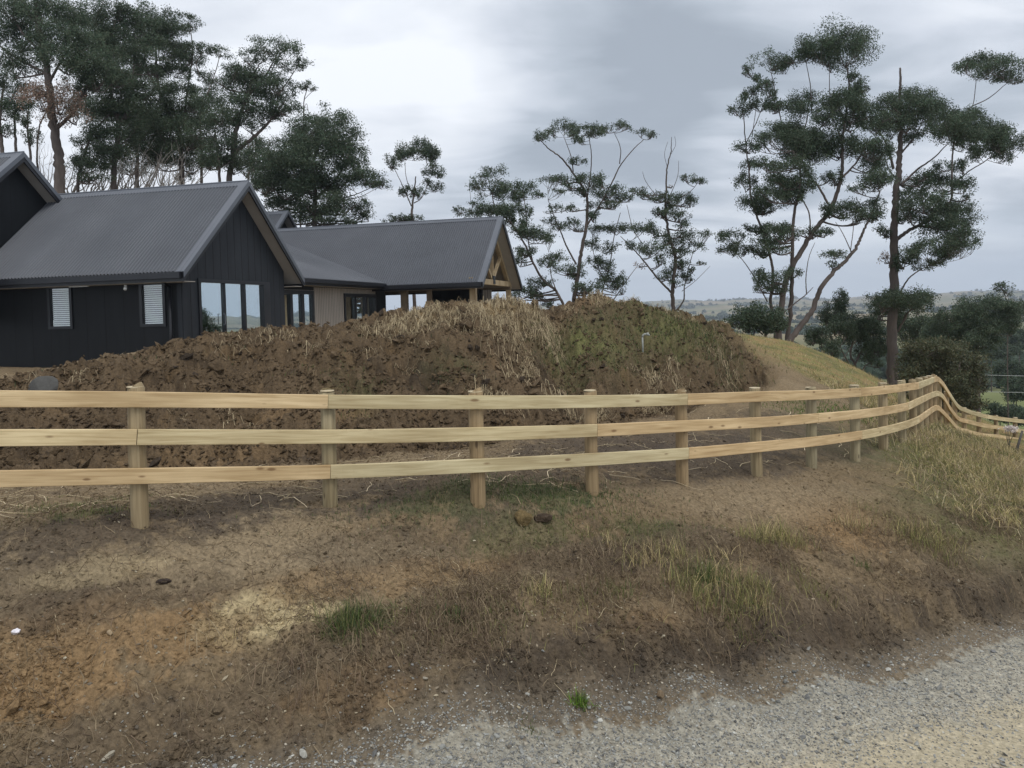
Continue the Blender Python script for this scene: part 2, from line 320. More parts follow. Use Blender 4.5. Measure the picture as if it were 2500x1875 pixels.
def height(X, Y):
    X = np.asarray(X, float); Y = np.asarray(Y, float)
    Z = base_h(X, Y); mw = mound_w(X, Y); rd = road_d(X, Y); rw = sstep(-0.15, 0.25, rd)
    far = sstep(24, 34, np.hypot(X, Y))
    Z = Z+(1-rw)*(1-mw)*(1-0.3*far)*(0.055*fbm(X, Y, 1.1, 3)+0.03*fbm(X, Y, 0.28, 4, 0.6, 3.0)+0.022*fbm(X, Y, 0.07, 3, 0.6, 13.0))
    bl = 1-np.abs(fbm(X, Y, 0.55, 4, 0.6, 9.0))*2.2
    bl2 = np.abs(fbm(X, Y, 0.9, 4, 0.62, 4.0))
    Z = Z+mw*(0.16*fbm(X, Y, 1.9, 3, 0.5, 2.0)-0.42*bl2-0.17+0.12*(bl-0.6)+0.09*fbm(X, Y, 0.17, 3, 0.65, 1.0)-.16*np.maximum(0, fbm(X, Y, .45, 2, .5, 33)-.12))
    yb = np.interp(X, MB[:, 0], MB[:, 1]); yc = np.interp(X, CR[:, 0], CR[:, 1]); fr = (Y-yb)/np.maximum(yc-yb, .5)
    fr2 = fr+.22*fbm(X, Y, 1.3, 3, .5, 51)
    Z = Z+mw*(.22*sstep(.30, .42, fr2)*(1-sstep(.75, 1.15, fr))-.10*(1-sstep(.30, .42, fr2)))*sstep(-3.5, 0, X)
    Z = Z+mw*(.16*sstep(.62, .68, fr+.3*fbm(X, Y, .9, 3, .5, 58))-.12)*sstep(-.3, .1, fbm(X, Y, 2.2, 2, .5, 66))
    Z = Z+mw*.11*(sstep(.05, .14, fbm(X, Y, .62, 3, .55, 77))+sstep(.12, .2, fbm(X, Y, .4, 3, .55, 79))*.6-.5)
    for (x0, y0, x1, y1, dp, wd_) in GULL:
        tx = np.clip(((X-x0)*(x1-x0)+(Y-y0)*(y1-y0))/((x1-x0)**2+(y1-y0)**2), 0, 1); dd = np.hypot(X-x0-tx*(x1-x0)+.18*fbm(X, Y, .7, 2, .5, 3), Y-y0-tx*(y1-y0))
        Z = Z-dp*np.exp(-(dd/wd_)**2)
    toe = (1-sstep(-.40, -.24, rd+.10*fbm(X, Y, .6, 3, .5, 19)))*sstep(-1.5, 1.0, X)*sstep(-2.6, -.8, rd)
    Z = Z+toe*np.interp(X, [-1, 3, 8], [.08, .17, .28])
    # rougher broken bank above the road
    bk = sstep(-3.2, -2.0, rd)*(1-sstep(-0.35, 0.05, rd))
    Z = Z+bk*(0.07*fbm(X, Y, 0.45, 4, 0.65, 7.0)-0.09*np.abs(fbm(X, Y, 0.35, 3, 0.5, 12.0)))
    # loose windrow of grader spoil along the road edge
    Z = Z+0.06*np.exp(-((rd+0.25+0.15*fbm(X, Y, 1.5, 2))/0.16)**2)*(0.6+fbm(X, Y, 0.35, 3))
    Z = Z+rw*(0.010*fbm(X, Y, 0.8, 3)-0.02*np.exp(-((rd-1.35)/0.3)**2))
    return Z
def normal_at(X, Y, e=0.12):
    zx = (base_h(X+e, Y)-base_h(X-e, Y))/(2*e); zy = (base_h(X, Y+e)-base_h(X, Y-e))/(2*e)
    return zx, zy
def hit(px, py, d0=3.5, d1=60):     # where a measured spot lies on the ground
    D = np.exp(np.linspace(math.log(d0), math.log(d1), 700))
    P = CAM[None]+D[:, None]*(Fv+Rv*(px-1250)/FPX-Uv*(py-CY)/FPX)[None]
    below = P[:, 2] < base_h(P[:, 0], P[:, 1])
    i = int(np.argmax(below)) if below.any() else len(D)-1
    return P[i]

C = lambda r, g, b: np.array([((c/255+0.055)/1.055)**2.4 if c > 10 else c/255/12.92 for c in (r, g, b)])
KG = 1.35                            # albedo = display value of a surface under this sky x KG
SOIL = C(106, 91, 70)*KG; DARK = C(70, 62, 54)*KG; CLAY = C(124, 102, 74)*KG; PALE = C(164, 149, 116)*KG; DRY = C(126, 112, 90)*KG
GREEN = C(74, 77, 52)*KG; YGREEN = C(112, 108, 68)*KG; GRAV = C(142, 140, 131)*KG; TAN = C(168, 156, 130)*KG; MSOIL = C(84, 71, 55)*KG; MDARK = C(50, 43, 36)*KG
# patches: where (photo), size in metres, tone, strength
PATCH = [(150, 1600, 1.1, .35, CLAY, .8), (60, 1700, .7, .2, CLAY, .9), (420, 1560, .8, .22, CLAY, .7), (640, 1500, .45, .2, PALE, .4), (560, 1350, .9, .3, DRY*1.15, .6), (900, 1360, .9, .3, DRY*1.05, .5), (200, 1350, .8, .25, DRY, .6), (735, 1500, .28, .05, PALE, 1.0), (680, 1485, .12, .05, PALE, .9), (590, 1470, .22, .06, PALE, .8), (690, 1520, .25, .04, PALE, .7),
         (340, 1450, .8, .2, DARK, .5), (60, 1430, .6, .3, DARK, .4), (820, 1690, .5, .1, CLAY, .7), (930, 1720, .3, .08, CLAY, .8), (1000, 1400, 1.2, .2, CLAY, .55), (1230, 1430, .5, .15, PALE, .35), (700, 1300, .9, .5, DRY, .7), (450, 1330, .7, .3, DRY, .6),
         (280, 1290, .9, .3, DARK, .75), (500, 1240, .9, .4, DARK, .75), (820, 1200, 1.2, .5, DARK, .6), (1150, 1170, 1.5, .6, DARK, .7), (1600, 1100, 2.4, .9, DARK, .75), (1950, 1060, 2.0, .9, DARK, .6), (1400, 1380, .8, .3, DARK, .5), (1650, 1350, 1.0, .4, DARK, .5),
         (2020, 1270, .8, .4, CLAY, .45), (2080, 1330, .5, .3, CLAY, .55), (1960, 1350, .35, .15, CLAY, .5), (1880, 1230, 1.2, .4, DRY, .45), (1600, 1560, .4, .12, CLAY, .6), (1180, 1560, .8, .2, DARK, .4), (560, 1750, 1.5, .3, DARK, .45), (1500, 1650, 1.6, .25, DARK, .5),
         (2000, 1550, 1.4, .3, DARK, .55), (2400, 1450, 1.3, .3, DARK, .5), (950, 1330, .8, .3, DARK, .35), (500, 1380, .5, .2, DRY, .5), (250, 1390, .5, .15, PALE, .25),
         (183, 1228, .4, .15, GREEN, .5), (232, 1253, .3, .1, GREEN, .5), (1090, 1215, .7, .25, GREEN, .6), (1341, 1208, .6, .22, GREEN, .8), (1288, 1297, .6, .2, GREEN, .5), (1573, 1297, .5, .2, GREEN, .5), (870, 1520, .3, .12, GREEN, .6),
         (1100, 760, 1.6, .4, C(130, 112, 82)*KG, .55), (1250, 748, 1.2, .5, C(140, 120, 88)*KG, .65), (1290, 850, .25, .9, C(126, 108, 80)*KG, .4), (1440, 725, .9, .3, C(118, 98, 74)*KG, .45), (560, 1080, 1.2, .35, CLAY, .5), (180, 1110, 1.5, .3, CLAY, .5), (700, 1080, .8, .3, DARK, .5), (1050, 900, .5, .5, MDARK, .8), (1340, 900, .35, 1.0, MDARK, .8), (640, 960, .5, .4, CLAY, .4), (850, 960, .5, .3, CLAY, .45)]
GPATCH = [(1440, 830, 1.2, .9, .75), (1620, 800, 1.3, 1.0, .7), (1700, 810, 1.0, .8, .6), (1350, 830, .5, .9, .6), (1100, 880, .5, .6, .35), (870, 920, .35, .7, .4), (2330, 1060, 2.5, 1.6, .8), (2340, 1130, 1.5, 1.2, .55), (2450, 1200, 2.2, 2.4, .9), (2400, 1320, 1.2, .9, .7), (2330, 1250, .8, .6, .5)]
_pw = [(hit(p[0], p[1]), p) for p in PATCH]; _gw = [(hit(p[0], p[1]), p) for p in GPATCH]
_ang = math.atan2(0.49, 0.87); _ca, _sa = math.cos(_ang), math.sin(_ang)
def ell(X, Y, P, rx, ry):
    dx = X-P[0]; dy = Y-P[1]; a = (dx*_ca+dy*_sa)/rx; b = (-dx*_sa+dy*_ca)/ry
    return np.exp(-(a*a+b*b))
def ground_color(X, Y):
    n = len(X); mw = mound_w(X, Y)[:, None]; rd = road_d(X, Y)
    f1 = fbm(X, Y, 1.6, 4, 0.55, 21.0); f2 = fbm(X, Y, 0.35, 4, 0.6, 31.0); f3 = fbm(X, Y, 0.09, 3, 0.6, 41.0)
    c = SOIL[None]*np.ones((n, 1))
    left = sstep(2.0, -2.5, X)
    t = np.clip(0.35+0.9*f1+0.3*left, 0, 1)[:, None]; c = c*(1-t*0.55)+DRY[None]*t*0.55
    t = (sstep(0.15, 0.5, f2-0.3*f1))[:, None]; c = c*(1-.5*t)+DARK[None]*.5*t
    for P, p in _pw:
        w = ell(X, Y, P, p[2], max(p[3], .08)*1.35)*p[5]
        w = (p[5]*.92*sstep(.16, .50, w/max(p[5], .1)+(.75*f2+.55*f3+.5*f1)*np.minimum(1, w*3)))[:, None]
        c = c*(1-w)+p[4][None]*w
    # spoil heap
    mc = MSOIL[None]*(1+0.35*f1[:, None]); t = sstep(0.05, 0.45, f2)[:, None]; mc = mc*(1-.55*t)+MDARK[None]*.55*t
    t = sstep(0.1, 0.5, fbm(X, Y, 0.7, 4, 0.6, 55.0))[:, None]; mc = mc*(1-.5*t)+(CLAY*0.62)[None]*.5*t
    yc = np.interp(X, CR[:, 0], CR[:, 1]); top = sstep(-2.5, -0.4, Y-yc)*sstep(-6.5, -4, X)*0+0
    c = c*(1-mw)+mc*mw
    for P, p in _pw:
        if P[1] > 9.6:
            w = np.clip(ell(X, Y, P, p[2], p[3])*p[5]*(1+1.2*f2), 0, 1)[:, None]; c = c*(1-w)+p[4][None]*w
    for P, p in _gw:
        w = np.clip(ell(X, Y, P, p[2], p[3])*p[4]*(1+1.4*f2+.6*f3), 0, 1)[:, None]
        g = GREEN[None]*(1-.5*w)+YGREEN[None]*.5*w; c = c*(1-w)+g*w
    # far shoulder and everything beyond the heap is grazed grass
    yc2 = np.interp(X, CR[:, 0], CR[:, 1])
    gr = np.maximum(sstep(20.5, 23, Y)*sstep(5.5, 8, X), sstep(26, 30, Y)*sstep(1, 4, X)); gr = np.maximum(gr, sstep(46, 52, Y))
    gcol = (C(108, 104, 66)*KG)[None]*(1+.3*f1[:, None]); t = sstep(-.2, .25, f2+.6*f1)[:, None]; gcol = gcol*(1-.8*t)+(C(126, 104, 74)*KG)[None]*.8*t
    t = sstep(.1, .4, -f1)[:, None]; gcol = gcol*(1-.5*t)+(GREEN*1.1)[None]*.5*t
    gr = gr[:, None]; c = c*(1-gr)+gcol*gr
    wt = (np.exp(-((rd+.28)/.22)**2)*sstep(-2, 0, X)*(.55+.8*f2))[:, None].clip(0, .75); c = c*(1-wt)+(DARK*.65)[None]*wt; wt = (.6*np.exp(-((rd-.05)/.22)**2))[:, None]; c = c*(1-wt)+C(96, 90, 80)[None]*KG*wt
    # gravel creeping out of the road and the road itself
    e = rd-.20+0.10*fbm(X, Y, 0.9, 4, 0.6, 61.0)+0.10*f2+.06*f3
    spill = sstep(1.5, -2, X)*0.10
    w = sstep(-0.04, 0.05, e+spill*(0.6+.8*f1)+.12*f3)[:, None]
    g = GRAV[None]*(1+.45*f3[:, None]+.15*f1[:, None])*(0.72+0.28*sstep(0.0, 0.5, e))[:, None]
    dk = np.abs(f3)[:, None]
    tr = np.exp(-((rd-1.45-.1*f1)/.50)**2)+.9*np.exp(-((rd-3.0)/.6)**2)+.5*np.exp(-((rd-2.2)/.35)**2)+.25
    tr = np.clip(tr*(1+.8*f2), 0, 1)[:, None]; g = g*(1-.85*tr)+TAN[None]*(1+.12*f3[:, None])*.85*tr
    c = c*(1-w)+g*w
    return np.clip(c, 0.004, 0.8)

def polar(name, th0, th1, nth, r0, r1, nr, hf, cf, mat):
    th = np.radians(np.linspace(th0, th1, nth)); r = np.exp(np.linspace(math.log(r0), math.log(r1), nr))
    RR, TT = np.meshgrid(r, th, indexing='ij'); X = (RR*np.sin(TT)).ravel(); Y = (RR*np.cos(TT)).ravel()
    Z = hf(X, Y); i = np.arange(nr*nth).reshape(nr, nth)
    F = np.stack([i[:-1, :-1], i[:-1, 1:], i[1:, 1:], i[1:, :-1]], -1).reshape(-1, 4)[:, ::-1]
    me = np_mesh(name, np.stack([X, Y, Z], 1), F, cf(X, Y)); return link(name, me, mat, smooth=True)
QUAL = 1.0
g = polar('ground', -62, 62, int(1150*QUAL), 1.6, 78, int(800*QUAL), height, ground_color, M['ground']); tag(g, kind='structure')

# ------------------------------------------------------------------ far country
def far_h(X, Y):
    r = np.hypot(X, Y); th = np.arctan2(X, Y)
    z = np.interp(r, [40, 78, 110, 170, 300, 500, 900, 1500, 2200, 3000, 3800, 4600, 7000], [-9, -12, -15, -19, -24, -28, -30, -30, -26, -14, 4, 12, -20])
    z = z-np.interp(r, [40, 60, 78, 110], [4, 2.5, 0, 0])
    left = sstep(0.25, -0.25, th)                  # the plateau runs on behind the house
    z = z+left*np.interp(r, [40, 78, 200, 500, 1500, 5000], [6, 8, 4, 3, 0, -10])
    z = z+fbm(X, Y, 120, 3, .5, 3)*np.interp(r, [60, 150, 400], [0, 4, 7])+fbm(X, Y, 520, 4, .5, 8)*np.interp(r, [150, 500, 1200, 2200, 4000], [0, 12, 22, 24, 24])
    z = z+fbm(X, Y, 1500, 3, .5, 18)*np.interp(r, [1000, 3000, 5000], [0, 16, 16])+fbm(X, Y, 160, 3, .5, 28)*np.interp(r, [1500, 3500], [0, 7])
    return z
PAST = C(104, 104, 76)*1.15; PTAN = C(132, 120, 96)*1.15; WOODC = C(48, 56, 46)*1.1
def far_c(X, Y):
    f = fbm(X, Y, 260, 4, .6, 5)[:, None]; t = sstep(-.25, .35, f); c = PAST*(1-t)+PTAN*t
    r = np.hypot(X, Y)[:, None]
    w = fbm(X, Y, 230, 5, .62, 44)[:, None]+0.25*fbm(X, Y, 900, 2, .5, 2)[:, None]
    k = sstep(.17, .22, w)*sstep(500, 900, r); c = c*(1-k)+WOODC*k
    f = fbm(X, Y, 22, 3, .6, 15)[:, None]; c = c*(1+.25*f*sstep(900, 200, r)); t = sstep(300, 100, r)*.6
    c = c*(1-t)+(C(104, 116, 66)*1.2)*(1+.4*f)*t
    return c
h = polar('hills', -75, 75, 900, 70, 7000, 420, far_h, far_c, M['hills']); tag(h, kind='structure')

# ------------------------------------------------------------------ mesh building blocks
class MBd:
    def __init__(s): s.V = []; s.F = {}; s.n = 0; s.UV = []
    def add(s, V, F, uv=None):
        V = np.asarray(V, float); F = np.asarray(F, int)
        s.F.setdefault(F.shape[1], []).append(F+s.n); s.V.append(V); s.n += len(V)
        s.UV.append(np.zeros((len(V), 2)) if uv is None else np.asarray(uv, float))
    def box(s, x0, x1, y0, y1, z0, z1):
        V = [(x, y, z) for x in (x0, x1) for y in (y0, y1) for z in (z0, z1)]
        s.add(V, [(0, 1, 3, 2), (4, 6, 7, 5), (0, 4, 5, 1), (2, 3, 7, 6), (0, 2, 6, 4), (1, 5, 7, 3)], [(v[0]+v[1], v[2]) for v in V])
    def beam(s, a, b, w, h, up=(0, 0, 1)):
        a = np.array(a, float); b = np.array(b, float); d = b-a; L = np.linalg.norm(d); d /= L
        up = np.array(up, float); sd = np.cross(d, up); sd /= np.linalg.norm(sd); u = np.cross(sd, d)
        V = []; uv = []
        for p, l in ((a, 0), (b, L)):
            for i, j in ((-1, -1), (1, -1), (1, 1), (-1, 1)): V.append(p+sd*i*w/2+u*j*h/2); uv.append((l, j*h/2+i*w/2))
        s.add(V, [(3, 2, 1, 0), (4, 5, 6, 7), (0, 1, 5, 4), (1, 2, 6, 5), (2, 3, 7, 6), (3, 0, 4, 7)], uv)
    def tube(s, pts, rad, k=8, cap=True):
        P = np.asarray(pts, float); n = len(P); rad = np.broadcast_to(np.asarray(rad, float), (n,))
        T = np.gradient(P, axis=0); T /= np.linalg.norm(T, axis=1)[:, None]+1e-9
        ref = np.array([0.3, 1, 0.1]) if abs(T[0][1]) < .8 else np.array([1, .1, .2])
        A = np.cross(T, ref); A /= np.linalg.norm(A, axis=1)[:, None]+1e-9; B = np.cross(T, A)
        an = np.linspace(0, 2*np.pi, k, endpoint=False)
        V = P[:, None]+rad[:, None, None]*(A[:, None]*np.cos(an)[None, :, None]+B[:, None]*np.sin(an)[None, :, None])
        L = np.concatenate([[0], np.cumsum(np.linalg.norm(np.diff(P, axis=0), axis=1))])
        uv = np.stack([np.repeat(L, k), np.tile(an*rad.mean(), n)], 1)
        i = np.arange(n*k).reshape(n, k); j = np.roll(i, -1, 1)
        s.add(V.reshape(-1, 3), np.stack([i[:-1], i[1:], j[1:], j[:-1]], -1).reshape(-1, 4), uv)
        if cap and k > 3:
            s.F.setdefault(k, []).append((i[-1][None]+s.n-n*k)[:, ::-1]); s.F[k].append(i[0][None]+s.n-n*k)
    def build(s, name, mat, parent=None, smooth=False, col=None):
        me = np_mesh(name, np.vstack(s.V), [np.vstack(f) for f in s.F.values()], col, np.vstack(s.UV))
        return link(name, me, mat, parent, smooth)
def catmull(P, n):
    P = np.asarray(P, float); Q = np.vstack([2*P[0]-P[1], P, 2*P[-1]-P[-2]]); out = []
    for i in range(1, len(Q)-2):
        t = np.linspace(0, 1, n, endpoint=False)[:, None]
        out.append(.5*((2*Q[i])+(-Q[i-1]+Q[i+1])*t+(2*Q[i-1]-5*Q[i]+4*Q[i+1]-Q[i+2])*t**2+(-Q[i-1]+3*Q[i]-3*Q[i+1]+Q[i+2])*t**3))
    out.append(P[-1][None]); return np.vstack(out)

exec_parts = True
# ------------------------------------------------------------------ post-and-rail fence
RAILS = [ # middle row of each rail at each post (top, middle, bottom), photo rows
 (975.5, 1068, 1164), (981, 1067, 1153.7), (983, 1061, 1138.5), (981, 1052, 1123), (976, 1041, 1108.8), (968.8, 1032, 1092), (964.8, 1022, 1078.8), (958.6, 1012, 1064), (952, 1002.5, 1050), (946, 993, 1037),
 (942.5, 981, 1026), (937, 974, 1015), (932.3, 967.9, 1006), (928, 964, 999), (927, 962, 997.5), (939, 970.5, 1009), (965, 998.5, 1027), (993.5, 1023, 1048), (1004.8, 1030.4, 1055), (1015.8, 1039.5, 1064), (1023.3, 1045.9, 1068), (1029, 1053, 1076), (1035, 1059, 1082)]
fence = empty('fence', (FX[0], FY[0], 0)); tag(fence, 'new three-rail pine post and rail fence curving over the bare bank above the gravel road', 'fence')
PC = []
for x, y, D in zip(POSTX, POSTB, POSTD): PC.append(W(x, y, D))
PC = np.array(PC)
PC = np.vstack([2*PC[0]-PC[1]+np.array([-0.15, .25, 0.02]), PC]); POSTR = [(1073*.0+962, 1066, 1169)]+RAILS
FO = np.array([FX[0], FY[0], 0])
tang = np.gradient(PC[:, :2], axis=0); tang /= np.linalg.norm(tang, axis=1)[:, None]
nrm = np.stack([tang[:, 1], -tang[:, 0]], 1)               # towards the road
nrm = np.where((nrm[:, 1] > 0)[:, None] & (np.abs(tang[:, 1]) < .95)[:, None], -nrm, nrm)
rail_pts = [[], [], []]; tops = []
for i in range(len(PC)):
    r = POSTR[i]
    for k in range(3):
        off = nrm[i]*0.105
        if i == 0: z = None
        base = np.array([PC[i][0]+off[0], PC[i][1]+off[1]])
        # solve for z so that the rail passes the measured row
        px = POSTX[i-1] if i > 0 else -200
        D = base@np.array([Fv[0], Fv[1]])
        q = W(px, r[k], D); rail_pts[k].append(np.array([base[0], base[1], q[2]]))
    if i == 0:
        for k in range(3):
            rail_pts[k][0][2] = None or 0
for k in range(3): rail_pts[k][0][2] = 2*rail_pts[k][1][2]-rail_pts[k][2][2]*1.0 if False else rail_pts[k][1][2]+(rail_pts[k][1][2]-rail_pts[k][2][2])*0.8
def post_mesh(h, r, seed):
    rr = random.Random(seed); k = 20; m = MBd()
    zs = [-0.4, 0, h*.3, h*.6, h-.012, h]; rs = [r*1.02, r*1.02, r, r*.985, r*.975, r*.93]
    pts = [(0.006*rr.uniform(-1, 1), 0.006*rr.uniform(-1, 1), z) for z in zs]
    m.tube(pts, rs, k, cap=False); return m
for i in range(len(PC)):
    zt = rail_pts[0][i][2]+0.075+random.uniform(0.028, 0.05); zb = PC[i][2] if i else height(np.array([PC[0][0]]), np.array([PC[0][1]]))[0]
    zb = min(zb, float(height(np.array([PC[i][0]]), np.array([PC[i][1]]))[0])+.01) if i < 16 else zb
    h = zt-zb; r = 0.083*random.uniform(.95, 1.05)
    p = post_mesh(h, r, i).build('post', M['post'], fence, True); p.location = (PC[i][0]-FO[0], PC[i][1]-FO[1], zb)
    p.rotation_euler = (random.uniform(-.006, .006), random.uniform(-.008, .008), random.uniform(0, 6))
    t = MBd(); an = np.linspace(0, 2*np.pi, 20, endpoint=False)
    V = [(r*.95*math.cos(a), r*.95*math.sin(a), h-.004) for a in an]+[(r*.95*math.cos(a), r*.95*math.sin(a), h+.006) for a in an]+[(0, 0, h+.008)]
    t.add(V, [(a, (a+1) % 20, 20+(a+1) % 20, 20+a) for a in range(20)]); t.add(V, [(20+a, 20+(a+1) % 20, 40) for a in range(20)])
    c = t.build('post_cap', M['post_top'], p); 
def rail_board(k, i0, i1):
    P = catmull(rail_pts[k], 14); seg = P[i0*14:i1*14+1]
    T = np.gradient(seg, axis=0); T /= np.linalg.norm(T, axis=1)[:, None]
    Nn = np.stack([T[:, 1], -T[:, 0], 0*T[:, 0]], 1); Nn /= np.linalg.norm(Nn, axis=1)[:, None]
    mid = len(seg)//2
    if Nn[mid]@np.array([nrm[min(i0, len(nrm)-1)][0], nrm[min(i0, len(nrm)-1)][1], 0]) < 0: Nn = -Nn
    Uu = np.cross(Nn, T); Uu *= np.sign(Uu[:, 2])[:, None]
    hh, tt = 0.074, 0.022; L = np.concatenate([[0], np.cumsum(np.linalg.norm(np.diff(seg, axis=0), axis=1))])
    seg = seg.copy(); g = 0.003; seg[0] += T[0]*g; seg[-1] -= T[-1]*g
    ring = [(-1, -.93), (-1, .93), (-.8, 1), (.8, 1), (1, .93), (1, -.93), (.8, -1), (-.8, -1)]
    V = []; uv = []
    n = len(seg)
    for a in range(n):
        for (i, j) in ring: V.append(seg[a]+Nn[a]*i*tt+Uu[a]*j*hh-FO); uv.append((L[a], j*hh+.0+i*.004))
    m = MBd(); idx = np.arange(n*8).reshape(n, 8); jx = np.roll(idx, -1, 1)
    m.add(V, np.stack([idx[:-1], idx[1:], jx[1:], jx[:-1]], -1).reshape(-1, 4), uv)
    m.F.setdefault(8, []).append(idx[0][None]); m.F[8].append(idx[-1][None][:, ::-1])
    return m.build('rail', M['rail'], fence)
for k, starts in enumerate([[0, 2, 5, 8, 11, 14, 17, 20, 23], [0, 1, 4, 7, 10, 13, 16, 19, 22, 23], [0, 2, 5, 8, 11, 14, 17, 20, 23]]):
    for a, b_ in zip(starts[:-1], starts[1:]):
        b_ = min(b_, len(PC)-1)
        if b_ > a: rail_board(k, a, b_)

# ------------------------------------------------------------------ house materials
m, nt, b = pmat('dark_roof_steel', (0.085, 0.092, 0.108), 0.32, 0.0, 0.6); add_noise_color(nt, b, (0.052, 0.057, 0.068), (0.068, 0.074, 0.087), 0.7); M['roof'] = m
m, nt, b = pmat('flashing', (0.12, 0.13, 0.15), 0.4, 0.0, 0.5); add_noise_color(nt, b, (0.085, 0.094, 0.112), (0.105, 0.115, 0.134), 1.0); M['flash'] = m
m, nt, b = pmat('black_gutter', (0.01, 0.011, 0.014), 0.35, 0, 0.4); add_noise_color(nt, b, (0.008, 0.009, 0.012), (0.014, 0.015, 0.019), 2.0); M['black'] = m
m, nt, b = pmat('soffit_board', (0.3, 0.28, 0.25), 0.8); add_noise_color(nt, b, (0.27, 0.25, 0.225), (0.33, 0.31, 0.28), 1.2); M['soffit'] = m
def board_mat(name, c1, c2, pitch, axis, groove):
    m, nt, b = pmat(name, c1, 0.6, 0, 0.25)
    tc = NN(nt, 'ShaderNodeTexCoord'); sp = NN(nt, 'ShaderNodeSeparateXYZ'); LK(nt, tc.outputs['Object'], sp.inputs[0])
    s = math_n(nt, 'ADD', sp.outputs[0], sp.outputs[1]) if axis == 'xy' else sp.outputs[axis]
    f = math_n(nt, 'FRACT', math_n(nt, 'MULTIPLY', s, 1/pitch))
    ln = math_n(nt, 'LESS_THAN', f, groove/pitch)
    mp = NN(nt, 'ShaderNodeMapping'); mp.inputs['Scale'].default_value = (3, 3, 0.6); LK(nt, tc.outputs['Object'], mp.inputs[0])
    n = NN(nt, 'ShaderNodeTexNoise', ins={'Scale': 1.5, 'Detail': 5}); LK(nt, mp.outputs[0], n.inputs['Vector'])
    c = ramp(nt, n.outputs['Fac'], [(0.3, c1), (0.7, c2)])
    mm = NN(nt, 'ShaderNodeMixRGB'); LK(nt, ln, mm.inputs[0]); LK(nt, c, mm.inputs[1]); mm.inputs[2].default_value = (0.002, 0.002, 0.003, 1); LK(nt, mm.outputs[0], b.inputs['Base Color'])
    bp = NN(nt, 'ShaderNodeBump', ins={'Strength': 0.8, 'Distance': -0.01}); LK(nt, ln, bp.inputs['Height']); LK(nt, bp.outputs[0], b.inputs['Normal'])
    return m
M['clad'] = board_mat('black_board_cladding', (0.017, 0.020, 0.025), (0.025, 0.029, 0.035), 0.36, 'xy', 0.022)
M['sheet'] = board_mat('black_sheet_cladding', (0.006, 0.0075, 0.0095), (0.009, 0.011, 0.0135), 0.6, 'xy', 0.015)
M['beige'] = board_mat('grooved_beige_panel', (0.27, 0.24, 0.205), (0.33, 0.295, 0.255), 0.14, 'xy', 0.018)
m, nt, b = pmat('blind_white', (0.72, 0.74, 0.72), 0.5); add_noise_color(nt, b, (0.68, 0.7, 0.69), (0.76, 0.78, 0.76), 3); M['blind'] = m
m, nt, b = pmat('timber_beam', rough=0.8); add_noise_color(nt, b, (0.26, 0.19, 0.11), (0.42, 0.33, 0.21), 3.0, sc=(1, 1, .3)); M['beam'] = m
m, nt, b = pmat('dark_timber', rough=0.8); add_noise_color(nt, b, (0.1, 0.075, 0.05), (0.17, 0.13, 0.09), 3.0); M['beamd'] = m  # darker brown timber tone for some terrace posts and the beams
def glass_mat(name, refl, tint):
    m = bpy.data.materials.new(name); m.use_nodes = True; nt = m.node_tree; nt.nodes.clear()
    o = NN(nt, 'ShaderNodeOutputMaterial'); gl = NN(nt, 'ShaderNodeBsdfGlossy', ins={'Roughness': 0.01, 'Color': (*tint, 1)})
    tcn = NN(nt, 'ShaderNodeTexCoord'); n = NN(nt, 'ShaderNodeTexNoise', ins={'Scale': 0.9, 'Detail': 1}); LK(nt, tcn.outputs['Object'], n.inputs['Vector'])
    bp = NN(nt, 'ShaderNodeBump', ins={'Strength': 0.04, 'Distance': 0.05}); LK(nt, n.outputs['Fac'], bp.inputs['Height']); LK(nt, bp.outputs[0], gl.inputs['Normal'])
    tr = NN(nt, 'ShaderNodeBsdfTransparent', ins={'Color': (0.95, 0.97, 0.97, 1)}); mx = NN(nt, 'ShaderNodeMixShader', ins={'Fac': refl})
    LK(nt, tr.outputs[0], mx.inputs[1]); LK(nt, gl.outputs[0], mx.inputs[2]); LK(nt, mx.outputs[0], o.inputs[0]); return m
M['glass'] = glass_mat('coated_glass', 0.72, (0.86, 0.94, 0.95)); M['clear'] = glass_mat('clear_glass', 0.10, (1, 1, 1))
m, nt, b = pmat('dark_room', (0.02, 0.02, 0.022), 0.9); M['room'] = m

